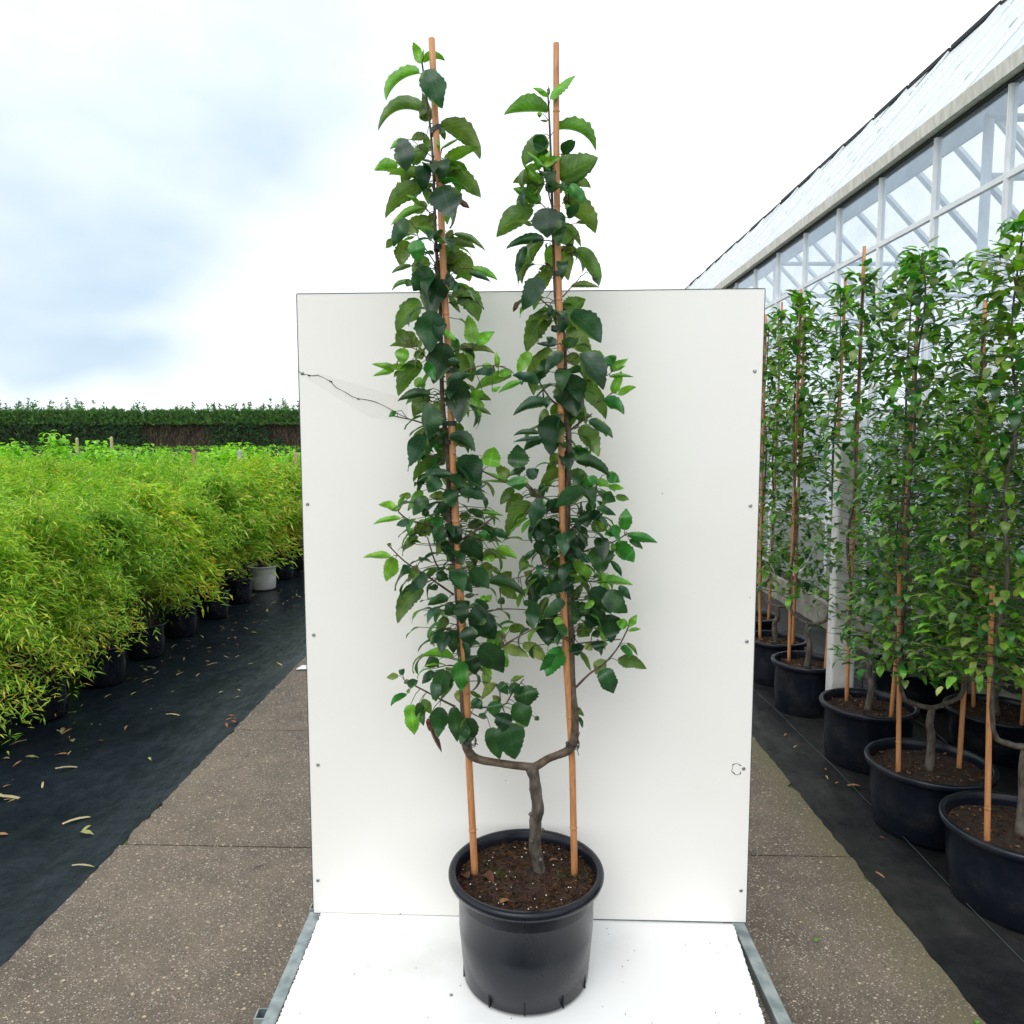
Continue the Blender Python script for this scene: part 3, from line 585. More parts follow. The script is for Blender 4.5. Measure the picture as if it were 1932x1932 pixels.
LEAVES_L = [(R1, [
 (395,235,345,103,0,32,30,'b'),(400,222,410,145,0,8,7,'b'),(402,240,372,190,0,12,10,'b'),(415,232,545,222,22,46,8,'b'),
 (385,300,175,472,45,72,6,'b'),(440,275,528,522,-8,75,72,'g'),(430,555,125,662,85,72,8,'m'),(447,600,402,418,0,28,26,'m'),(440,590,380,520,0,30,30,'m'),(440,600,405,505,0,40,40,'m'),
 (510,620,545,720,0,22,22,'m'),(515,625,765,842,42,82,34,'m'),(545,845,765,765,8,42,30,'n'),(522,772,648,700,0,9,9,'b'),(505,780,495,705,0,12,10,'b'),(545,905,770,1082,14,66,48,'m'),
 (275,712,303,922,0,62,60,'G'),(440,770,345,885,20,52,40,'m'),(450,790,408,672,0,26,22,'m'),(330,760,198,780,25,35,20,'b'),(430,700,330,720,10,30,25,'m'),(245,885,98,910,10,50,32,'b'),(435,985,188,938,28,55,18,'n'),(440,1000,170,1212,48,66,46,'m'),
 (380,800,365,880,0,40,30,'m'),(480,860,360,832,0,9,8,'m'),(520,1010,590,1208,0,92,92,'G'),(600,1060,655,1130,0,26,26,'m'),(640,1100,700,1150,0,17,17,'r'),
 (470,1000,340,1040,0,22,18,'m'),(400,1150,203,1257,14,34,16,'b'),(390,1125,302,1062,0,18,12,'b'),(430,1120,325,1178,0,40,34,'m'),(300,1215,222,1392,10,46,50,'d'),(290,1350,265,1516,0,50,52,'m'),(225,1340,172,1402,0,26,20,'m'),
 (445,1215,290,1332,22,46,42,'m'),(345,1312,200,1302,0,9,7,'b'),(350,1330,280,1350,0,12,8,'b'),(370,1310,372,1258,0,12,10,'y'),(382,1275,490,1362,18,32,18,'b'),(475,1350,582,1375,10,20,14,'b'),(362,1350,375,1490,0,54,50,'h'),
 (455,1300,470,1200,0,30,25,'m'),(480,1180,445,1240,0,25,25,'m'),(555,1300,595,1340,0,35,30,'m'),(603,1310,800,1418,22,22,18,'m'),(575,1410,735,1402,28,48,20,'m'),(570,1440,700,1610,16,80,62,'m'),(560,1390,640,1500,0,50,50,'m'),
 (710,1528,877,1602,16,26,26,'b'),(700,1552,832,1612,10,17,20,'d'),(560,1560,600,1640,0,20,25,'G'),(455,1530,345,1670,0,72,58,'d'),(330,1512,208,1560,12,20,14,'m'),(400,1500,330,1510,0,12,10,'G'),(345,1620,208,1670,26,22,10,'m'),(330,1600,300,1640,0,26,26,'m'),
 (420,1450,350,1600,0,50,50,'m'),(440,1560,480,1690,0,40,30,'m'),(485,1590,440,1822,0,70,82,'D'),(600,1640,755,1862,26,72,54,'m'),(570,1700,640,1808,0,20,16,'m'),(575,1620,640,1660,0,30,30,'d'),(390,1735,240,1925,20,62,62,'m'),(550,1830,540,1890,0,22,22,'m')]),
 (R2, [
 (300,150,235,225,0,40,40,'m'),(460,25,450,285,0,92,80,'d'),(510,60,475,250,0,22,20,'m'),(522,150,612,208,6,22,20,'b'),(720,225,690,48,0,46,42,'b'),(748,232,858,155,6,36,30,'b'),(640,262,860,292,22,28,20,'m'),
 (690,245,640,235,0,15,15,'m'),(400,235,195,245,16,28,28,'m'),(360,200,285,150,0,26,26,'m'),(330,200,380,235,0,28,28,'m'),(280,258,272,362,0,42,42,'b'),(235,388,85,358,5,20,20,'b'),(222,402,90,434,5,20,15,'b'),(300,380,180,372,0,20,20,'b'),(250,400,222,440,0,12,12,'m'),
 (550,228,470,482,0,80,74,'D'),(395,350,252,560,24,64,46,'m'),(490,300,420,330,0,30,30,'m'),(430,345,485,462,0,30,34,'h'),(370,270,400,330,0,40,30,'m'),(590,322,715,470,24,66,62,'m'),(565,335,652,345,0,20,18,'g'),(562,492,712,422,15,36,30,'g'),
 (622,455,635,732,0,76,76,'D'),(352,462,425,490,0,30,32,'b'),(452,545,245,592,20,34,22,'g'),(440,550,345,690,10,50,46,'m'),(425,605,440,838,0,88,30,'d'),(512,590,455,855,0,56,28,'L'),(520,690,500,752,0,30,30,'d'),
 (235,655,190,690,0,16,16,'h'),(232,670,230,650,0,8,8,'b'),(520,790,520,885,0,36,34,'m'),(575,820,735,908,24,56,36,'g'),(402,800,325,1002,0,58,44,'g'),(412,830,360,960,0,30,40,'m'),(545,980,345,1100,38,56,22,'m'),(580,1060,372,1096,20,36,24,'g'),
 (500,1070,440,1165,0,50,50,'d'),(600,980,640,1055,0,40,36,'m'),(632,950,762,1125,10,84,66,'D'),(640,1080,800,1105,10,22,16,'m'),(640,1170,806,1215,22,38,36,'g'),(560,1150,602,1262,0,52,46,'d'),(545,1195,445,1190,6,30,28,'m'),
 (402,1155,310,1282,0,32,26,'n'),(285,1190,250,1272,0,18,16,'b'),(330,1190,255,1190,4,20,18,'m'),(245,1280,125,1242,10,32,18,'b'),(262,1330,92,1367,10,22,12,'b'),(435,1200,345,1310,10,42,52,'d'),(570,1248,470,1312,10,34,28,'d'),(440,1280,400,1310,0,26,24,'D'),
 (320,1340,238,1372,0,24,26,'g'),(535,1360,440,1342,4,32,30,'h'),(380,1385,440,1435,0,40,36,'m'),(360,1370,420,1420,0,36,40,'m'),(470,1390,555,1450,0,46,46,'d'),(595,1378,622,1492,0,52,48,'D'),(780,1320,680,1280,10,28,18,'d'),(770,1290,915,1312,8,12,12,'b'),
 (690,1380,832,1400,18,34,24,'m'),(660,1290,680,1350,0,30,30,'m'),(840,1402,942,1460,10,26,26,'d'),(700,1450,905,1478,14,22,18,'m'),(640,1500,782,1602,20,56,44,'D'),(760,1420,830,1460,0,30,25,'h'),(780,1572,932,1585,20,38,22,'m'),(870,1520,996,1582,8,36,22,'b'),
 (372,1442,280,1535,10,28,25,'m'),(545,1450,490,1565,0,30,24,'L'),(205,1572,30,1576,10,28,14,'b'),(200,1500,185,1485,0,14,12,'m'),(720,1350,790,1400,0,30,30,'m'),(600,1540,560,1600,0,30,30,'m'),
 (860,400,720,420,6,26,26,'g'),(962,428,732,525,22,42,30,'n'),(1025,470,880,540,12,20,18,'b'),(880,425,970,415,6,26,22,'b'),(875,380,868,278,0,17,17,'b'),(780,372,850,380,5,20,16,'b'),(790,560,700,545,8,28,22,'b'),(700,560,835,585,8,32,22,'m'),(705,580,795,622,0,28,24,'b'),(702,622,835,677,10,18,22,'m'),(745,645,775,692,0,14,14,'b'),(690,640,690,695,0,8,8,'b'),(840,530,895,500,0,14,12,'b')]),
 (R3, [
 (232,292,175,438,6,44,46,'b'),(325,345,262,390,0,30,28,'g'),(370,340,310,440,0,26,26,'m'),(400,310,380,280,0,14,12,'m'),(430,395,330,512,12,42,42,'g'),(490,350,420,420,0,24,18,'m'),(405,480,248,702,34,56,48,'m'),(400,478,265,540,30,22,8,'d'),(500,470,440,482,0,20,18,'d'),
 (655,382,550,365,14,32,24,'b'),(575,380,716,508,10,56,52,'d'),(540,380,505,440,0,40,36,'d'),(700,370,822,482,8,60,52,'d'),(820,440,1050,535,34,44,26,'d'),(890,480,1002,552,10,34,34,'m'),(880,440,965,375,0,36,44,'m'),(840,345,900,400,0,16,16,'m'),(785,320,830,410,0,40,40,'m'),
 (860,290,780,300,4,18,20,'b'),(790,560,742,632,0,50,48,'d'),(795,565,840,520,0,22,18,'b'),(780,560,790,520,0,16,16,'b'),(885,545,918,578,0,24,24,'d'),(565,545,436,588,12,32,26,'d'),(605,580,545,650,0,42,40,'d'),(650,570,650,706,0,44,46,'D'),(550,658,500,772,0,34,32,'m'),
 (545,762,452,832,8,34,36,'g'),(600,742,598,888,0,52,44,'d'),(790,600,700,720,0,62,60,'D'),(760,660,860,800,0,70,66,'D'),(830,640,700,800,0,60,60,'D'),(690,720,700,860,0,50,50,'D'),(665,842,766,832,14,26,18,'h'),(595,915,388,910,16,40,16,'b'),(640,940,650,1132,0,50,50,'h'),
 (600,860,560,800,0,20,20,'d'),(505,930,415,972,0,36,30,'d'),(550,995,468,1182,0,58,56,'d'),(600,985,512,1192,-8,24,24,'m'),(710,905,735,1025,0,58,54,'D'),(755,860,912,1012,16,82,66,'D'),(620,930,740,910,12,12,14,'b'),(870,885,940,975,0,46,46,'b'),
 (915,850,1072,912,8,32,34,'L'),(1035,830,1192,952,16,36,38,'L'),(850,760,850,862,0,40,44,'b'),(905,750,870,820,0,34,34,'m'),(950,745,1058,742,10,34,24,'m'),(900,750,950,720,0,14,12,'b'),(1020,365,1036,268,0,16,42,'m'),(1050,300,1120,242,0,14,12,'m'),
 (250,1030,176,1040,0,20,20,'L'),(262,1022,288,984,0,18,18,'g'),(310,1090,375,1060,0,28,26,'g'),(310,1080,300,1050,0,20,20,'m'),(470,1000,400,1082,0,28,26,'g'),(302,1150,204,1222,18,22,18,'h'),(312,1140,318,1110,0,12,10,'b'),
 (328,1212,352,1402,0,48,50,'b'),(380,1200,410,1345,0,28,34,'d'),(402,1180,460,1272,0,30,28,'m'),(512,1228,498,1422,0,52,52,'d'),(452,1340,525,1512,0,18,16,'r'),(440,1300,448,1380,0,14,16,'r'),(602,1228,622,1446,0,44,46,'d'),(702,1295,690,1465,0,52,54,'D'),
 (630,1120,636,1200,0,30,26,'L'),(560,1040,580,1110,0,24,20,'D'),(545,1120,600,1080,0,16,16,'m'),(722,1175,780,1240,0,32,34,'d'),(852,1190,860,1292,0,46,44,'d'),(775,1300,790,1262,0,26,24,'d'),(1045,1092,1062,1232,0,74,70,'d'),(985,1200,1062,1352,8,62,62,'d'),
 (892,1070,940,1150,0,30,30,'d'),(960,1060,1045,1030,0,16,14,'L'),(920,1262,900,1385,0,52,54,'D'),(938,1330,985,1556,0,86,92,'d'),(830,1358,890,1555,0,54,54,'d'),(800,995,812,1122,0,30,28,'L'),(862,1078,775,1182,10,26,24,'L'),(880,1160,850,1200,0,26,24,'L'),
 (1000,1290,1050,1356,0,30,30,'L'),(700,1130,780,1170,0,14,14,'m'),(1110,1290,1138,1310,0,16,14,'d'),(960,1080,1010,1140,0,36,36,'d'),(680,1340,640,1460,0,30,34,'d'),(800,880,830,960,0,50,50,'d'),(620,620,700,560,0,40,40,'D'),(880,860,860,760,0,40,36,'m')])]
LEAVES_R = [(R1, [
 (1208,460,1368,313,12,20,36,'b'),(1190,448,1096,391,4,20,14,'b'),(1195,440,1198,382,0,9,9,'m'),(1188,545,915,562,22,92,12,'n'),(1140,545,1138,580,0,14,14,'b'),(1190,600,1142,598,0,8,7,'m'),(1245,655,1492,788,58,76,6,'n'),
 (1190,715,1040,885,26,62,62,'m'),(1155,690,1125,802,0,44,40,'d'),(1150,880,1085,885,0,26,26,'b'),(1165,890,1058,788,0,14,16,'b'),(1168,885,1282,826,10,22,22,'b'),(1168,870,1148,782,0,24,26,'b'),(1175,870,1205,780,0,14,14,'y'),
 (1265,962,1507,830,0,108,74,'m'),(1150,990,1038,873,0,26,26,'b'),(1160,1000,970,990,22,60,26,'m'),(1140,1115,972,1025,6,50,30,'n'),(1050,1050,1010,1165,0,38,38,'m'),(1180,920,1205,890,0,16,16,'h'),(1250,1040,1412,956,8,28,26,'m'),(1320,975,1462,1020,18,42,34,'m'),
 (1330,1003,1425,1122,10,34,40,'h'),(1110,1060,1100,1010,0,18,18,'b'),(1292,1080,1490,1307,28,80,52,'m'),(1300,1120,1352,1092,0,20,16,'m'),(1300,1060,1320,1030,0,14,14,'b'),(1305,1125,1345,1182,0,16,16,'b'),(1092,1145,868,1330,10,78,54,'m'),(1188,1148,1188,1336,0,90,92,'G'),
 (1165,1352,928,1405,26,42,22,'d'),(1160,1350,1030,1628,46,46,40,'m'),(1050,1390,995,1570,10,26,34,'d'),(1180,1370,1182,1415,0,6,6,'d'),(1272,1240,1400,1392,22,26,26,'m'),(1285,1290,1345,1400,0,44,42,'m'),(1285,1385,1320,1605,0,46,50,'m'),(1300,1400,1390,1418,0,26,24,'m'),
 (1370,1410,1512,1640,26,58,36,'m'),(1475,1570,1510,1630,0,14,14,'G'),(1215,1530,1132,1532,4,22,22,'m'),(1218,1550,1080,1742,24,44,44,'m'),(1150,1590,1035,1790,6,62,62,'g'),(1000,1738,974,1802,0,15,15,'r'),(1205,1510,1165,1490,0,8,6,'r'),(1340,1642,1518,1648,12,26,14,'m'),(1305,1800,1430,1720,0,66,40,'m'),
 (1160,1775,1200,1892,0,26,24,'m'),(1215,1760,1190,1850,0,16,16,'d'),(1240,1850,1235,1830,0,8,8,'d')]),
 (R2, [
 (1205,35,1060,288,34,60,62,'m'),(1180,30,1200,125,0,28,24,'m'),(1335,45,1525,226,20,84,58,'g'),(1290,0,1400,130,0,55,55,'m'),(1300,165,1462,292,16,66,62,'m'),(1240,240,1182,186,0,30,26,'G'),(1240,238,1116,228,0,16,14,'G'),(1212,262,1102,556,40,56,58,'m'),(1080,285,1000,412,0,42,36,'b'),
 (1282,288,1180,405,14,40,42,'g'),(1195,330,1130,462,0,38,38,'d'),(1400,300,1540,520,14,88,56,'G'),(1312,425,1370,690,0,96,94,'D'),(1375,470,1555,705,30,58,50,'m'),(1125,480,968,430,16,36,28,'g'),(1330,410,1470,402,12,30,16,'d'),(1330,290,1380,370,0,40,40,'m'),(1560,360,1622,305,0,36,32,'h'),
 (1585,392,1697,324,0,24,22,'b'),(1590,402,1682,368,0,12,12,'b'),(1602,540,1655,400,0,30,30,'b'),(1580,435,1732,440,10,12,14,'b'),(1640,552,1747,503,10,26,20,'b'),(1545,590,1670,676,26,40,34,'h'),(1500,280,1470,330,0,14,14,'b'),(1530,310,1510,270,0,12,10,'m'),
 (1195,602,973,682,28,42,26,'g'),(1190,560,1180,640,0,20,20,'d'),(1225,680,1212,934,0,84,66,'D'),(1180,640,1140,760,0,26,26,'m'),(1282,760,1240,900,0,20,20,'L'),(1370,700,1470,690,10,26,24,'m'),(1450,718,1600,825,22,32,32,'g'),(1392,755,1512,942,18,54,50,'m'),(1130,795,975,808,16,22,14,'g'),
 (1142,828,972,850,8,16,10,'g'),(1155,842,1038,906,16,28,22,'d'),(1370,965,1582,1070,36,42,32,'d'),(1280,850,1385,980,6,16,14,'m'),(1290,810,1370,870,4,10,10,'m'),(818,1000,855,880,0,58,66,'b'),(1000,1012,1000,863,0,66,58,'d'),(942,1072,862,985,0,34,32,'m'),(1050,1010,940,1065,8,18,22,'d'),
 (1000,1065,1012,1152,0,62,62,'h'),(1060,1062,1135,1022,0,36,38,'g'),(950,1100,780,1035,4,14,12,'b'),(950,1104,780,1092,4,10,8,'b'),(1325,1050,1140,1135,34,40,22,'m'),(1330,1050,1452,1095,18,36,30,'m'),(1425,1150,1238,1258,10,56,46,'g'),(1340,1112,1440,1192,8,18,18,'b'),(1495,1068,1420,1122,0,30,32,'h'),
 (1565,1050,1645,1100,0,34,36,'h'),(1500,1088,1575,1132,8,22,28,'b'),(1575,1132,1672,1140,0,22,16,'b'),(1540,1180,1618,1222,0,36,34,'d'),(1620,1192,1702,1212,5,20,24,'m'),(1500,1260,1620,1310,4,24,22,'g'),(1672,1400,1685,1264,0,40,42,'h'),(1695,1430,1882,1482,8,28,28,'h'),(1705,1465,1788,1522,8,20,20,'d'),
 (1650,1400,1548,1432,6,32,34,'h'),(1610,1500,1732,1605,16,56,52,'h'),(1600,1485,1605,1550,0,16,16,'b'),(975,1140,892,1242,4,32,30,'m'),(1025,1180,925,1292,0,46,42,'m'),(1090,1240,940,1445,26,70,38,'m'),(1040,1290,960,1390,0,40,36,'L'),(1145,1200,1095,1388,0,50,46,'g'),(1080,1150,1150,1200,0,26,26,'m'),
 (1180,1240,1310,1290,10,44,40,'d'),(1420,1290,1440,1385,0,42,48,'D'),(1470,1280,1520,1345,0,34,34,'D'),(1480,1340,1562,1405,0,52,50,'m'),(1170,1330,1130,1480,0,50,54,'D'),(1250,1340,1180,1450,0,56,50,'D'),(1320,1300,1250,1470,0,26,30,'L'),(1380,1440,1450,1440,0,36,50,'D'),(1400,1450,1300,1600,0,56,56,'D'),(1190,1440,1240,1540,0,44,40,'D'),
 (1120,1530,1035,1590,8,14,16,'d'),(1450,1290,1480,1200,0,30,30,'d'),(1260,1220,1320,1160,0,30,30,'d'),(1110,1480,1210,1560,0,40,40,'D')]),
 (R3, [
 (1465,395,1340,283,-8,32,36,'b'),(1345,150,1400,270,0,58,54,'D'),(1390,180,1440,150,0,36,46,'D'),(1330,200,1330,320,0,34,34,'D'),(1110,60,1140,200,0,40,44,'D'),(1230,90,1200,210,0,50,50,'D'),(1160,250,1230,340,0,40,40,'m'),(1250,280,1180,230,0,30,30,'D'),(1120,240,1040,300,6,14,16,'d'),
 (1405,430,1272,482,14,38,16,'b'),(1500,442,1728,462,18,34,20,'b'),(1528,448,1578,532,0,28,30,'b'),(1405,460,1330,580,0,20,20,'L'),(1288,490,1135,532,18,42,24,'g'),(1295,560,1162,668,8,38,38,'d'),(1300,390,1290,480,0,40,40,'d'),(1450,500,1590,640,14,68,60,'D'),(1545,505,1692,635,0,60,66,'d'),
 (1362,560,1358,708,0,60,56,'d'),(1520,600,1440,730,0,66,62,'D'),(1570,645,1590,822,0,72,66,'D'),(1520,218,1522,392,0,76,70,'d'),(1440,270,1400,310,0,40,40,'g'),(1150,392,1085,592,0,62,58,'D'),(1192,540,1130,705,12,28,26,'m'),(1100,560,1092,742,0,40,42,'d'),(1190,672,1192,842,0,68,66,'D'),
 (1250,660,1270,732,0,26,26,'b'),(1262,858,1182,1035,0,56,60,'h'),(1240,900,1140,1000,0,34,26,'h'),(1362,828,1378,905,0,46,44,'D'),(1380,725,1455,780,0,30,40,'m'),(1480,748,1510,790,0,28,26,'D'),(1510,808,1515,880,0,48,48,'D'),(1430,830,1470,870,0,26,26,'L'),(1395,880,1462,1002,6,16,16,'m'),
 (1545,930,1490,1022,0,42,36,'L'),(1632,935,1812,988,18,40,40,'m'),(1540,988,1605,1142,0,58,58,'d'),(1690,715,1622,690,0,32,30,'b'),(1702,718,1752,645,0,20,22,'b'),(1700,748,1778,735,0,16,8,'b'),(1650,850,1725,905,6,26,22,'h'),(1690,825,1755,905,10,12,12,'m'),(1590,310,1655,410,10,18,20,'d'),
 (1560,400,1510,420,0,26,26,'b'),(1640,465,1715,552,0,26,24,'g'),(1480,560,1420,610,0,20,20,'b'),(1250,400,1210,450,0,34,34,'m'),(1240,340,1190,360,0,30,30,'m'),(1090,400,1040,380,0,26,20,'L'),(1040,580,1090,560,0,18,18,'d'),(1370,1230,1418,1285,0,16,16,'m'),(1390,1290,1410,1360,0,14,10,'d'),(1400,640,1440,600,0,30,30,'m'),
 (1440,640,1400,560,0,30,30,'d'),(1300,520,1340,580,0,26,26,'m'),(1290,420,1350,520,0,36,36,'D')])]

exec_leaves = (LEAVES_L, LEAVES_R)
for side, (B, nodes, lists) in enumerate(((bl, nodesL, LEAVES_L), (br, nodesR, LEAVES_R))):
    rr = random.Random(40 + side); fol = MB()
    nd = np.array([tuple(v) for v in nodes])
    for cv, arr in lists:
        for sp in arr:
            (bx, by), Yb = hero_leaf(fol, rr, sp, cv, YT)
            p = P(bx, by, Yb); d = np.linalg.norm((nd - np.array(p)) * np.array([1, .6, 1]), axis=1) + .25 * np.maximum(0, nd[:, 2] - p.z)
            i = int(d.argmin()); q_ = Vector(nd[i])
            if (q_ - p).length < .12:
                mid = (p + q_) / 2 + Vector((0, 0, (q_ - p).length * .12)); B.tube([q_, mid, p], [.0013, .0011, .0009], 4, cap=False)
    # short inner leaves on the spurs, thickening the lower two thirds
    path = LP if side == 0 else RP
    for k in range(255):
        y = rr.uniform(900, 1290 if side == 0 else 1220) if rr.random() < .60 else rr.uniform(290, 900)
        j = max(i for i in range(len(path)) if path[i][1] >= y) if path[0][1] > y else 0
        a_, b_2 = path[j], path[min(j + 1, len(path) - 1)]; t_ = (y - a_[1]) / ((b_2[1] - a_[1]) or 1); x = a_[0] + (b_2[0] - a_[0]) * t_
        low = y > 900; rad = (.13 if low else .07)
        p = P(x, y, YT); a = rr.uniform(0, 6.283); base = p + Vector((math.cos(a) * rr.uniform(.01, rad), math.sin(a) * rr.uniform(.01, rad) * .8 + .01, rr.uniform(-.02, .02)))
        fr_ = math.sin(a) < -.55
        if fr_ and rr.random() < .55: continue
        dv = Vector((math.cos(a), math.sin(a), rr.uniform(-.5, .7))); L = rr.uniform(.045, .085) if low else rr.uniform(.06, .10); tn = rr.choice('ddghhmnnb' if low else 'dgmmnnh')
        if fr_: tn = rr.choice('Ddg'); dv.x += rr.choice((-.7, .7))
        leaf3d(fol, rr, base, dv, Vector((0, 0, 1)), L, L * rr.uniform(.46, .64), rr.uniform(.5, 2.3), vary(TONE[tn], rr), n=6, cr=CROSS)
        B.tube([p, (p + base) / 2 + Vector((0, 0, .005)), base], [.0015, .0012, .0009], 4, cap=False)
    sub(B).build('branch', M['bark'] if side == 2 else M['young_bark'], tree)
    sub(fol).build('foliage', M['leaf'], tree)
# canes
def cane(mb, pts, r, nodes_, n=14):
    """bamboo: slight swelling with a ridge at each node"""
    pp = [Vector(p) for p in pts]; L = [0]
    for i in range(1, len(pp)): L.append(L[-1] + (pp[i] - pp[i - 1]).length)
    def at(s):
        s = max(0, min(L[-1], s))
        for i in range(1, len(pp)):
            if s <= L[i]: t = (s - L[i - 1]) / (L[i] - L[i - 1]); return pp[i - 1].lerp(pp[i], t)
        return pp[-1]
    out = []; rr_ = []
    ss = sorted(set([L[-1] * i / 30 for i in range(31)] + [x + d for x in nodes_ for d in (-.006, -.002, .001, .004, .009)]))
    for s in ss:
        if s < 0 or s > L[-1] + 1e-6: continue
        k = 1.0
        for x in nodes_:
            if abs(s - x) < .0035: k = 1.2 if s > x - .001 else .93
        taper = 1.08 - .2 * s / L[-1]
        out.append(at(s)); rr_.append(r * k * taper)
    mb.tube(out, rr_, n)
def soilpt(x, y): return PZ(x, y, ZD + SOILZ)
CL = [soilpt(896, 1650) - Vector((0, 0, .05)), soilpt(896, 1648), P(884.5, 1431, YT + .01), P(881, 1296, YT), P(862, 1000, YT), P(854.5, 850, YT), P(847, 670, YT), P(839.5, 558, YT), P(832, 378, YT), P(823, 243, YT), P(815.5, 78, YT)]
CR = [soilpt(1084, 1652) - Vector((0, 0, .05)), soilpt(1084, 1650), P(1079.5, 1431, YT + .01), P(1067.5, 1236, YT), P(1063, 1131, YT), P(1058.5, 865, YT), P(1057, 670, YT), P(1054.6, 573, YT), P(1051, 438, YT), P(1049, 258, YT), P(1049, 87, YT)]
off = Vector((0, -.014, 0))
CL = [p + (off if i > 2 else Vector()) for i, p in enumerate(CL)]; CR = [p + (off if i > 2 else Vector()) for i, p in enumerate(CR)]
cm = MB(); cane(cm, CL, .0100, (.19, .52, .83, 1.13, 1.44, 1.71, 2.02, 2.3)); sub(cm).build('bamboo_cane', M['cane'], tree)
cm = MB(); cane(cm, CR, .0095, (.20, .55, .90, 1.19, 1.50, 1.75, 2.0, 2.25)); sub(cm).build('bamboo_cane', M['cane'], tree)
def tie(mb, x, y, w, h, tilt=0):
    c = P(x, y, YT - .006); pts = []
    vs = []; fs = []; n = 20; rx, ry = w / 2 * pxm, .020
    for zz in (-h / 2 * pxm, h / 2 * pxm):
        for k in range(n): q = 2 * math.pi * k / n; vs.append((c.x + rx * math.cos(q), c.y + ry * math.sin(q), c.z + zz + tilt * math.cos(q) * rx))
    for k in range(n): fs.append((k, (k + 1) % n, n + (k + 1) % n, n + k))
    mb.add(vs, fs, smooth=True)
for x, y, w, tl in ((822, 246, 20, .5), (829, 468, 21, 0), (838, 534, 18, 0), (850, 799, 24, 0), (846, 834, 22, 0), (849, 700, 20, 0), (1046, 305, 17, 0), (1048, 413, 16, 0), (1053, 518, 15, 0), (1052, 621, 24, -.15), (1064, 872, 25, -.1)):
    tb = MB(); tie(tb, x, y, w, 9, tl); sub(tb).build('tie_band', M['tie'], tree)
for x, y, ends in ((1080, 1403, ((14, -22), (12, 22))), (1072, 1202, ((22, -8), (20, 12))), (862, 1056, ((14, 10),)), (886, 1399, ((16, 6), (14, -2)))):
    tb = MB(); c = P(x, y, YT); n = 16; rx = 13 * pxm
    for dz in (-.004, .001, .005):
        tb.tube([(c.x + rx * math.cos(q), c.y - .004 + .024 * math.sin(q), c.z + dz + .004 * math.sin(q * 2)) for q in np.linspace(0, 6.283, 18)], .0013, 5)
    for ex, ey in ends: tb.tube([P(x + 9, y, YT - .02), P(x + ex * .8, y + ey * .6, YT - .03), P(x + ex, y + ey, YT - .028)], .0012, 5)
    sub(tb).build('string_tie', M['black'], tree)

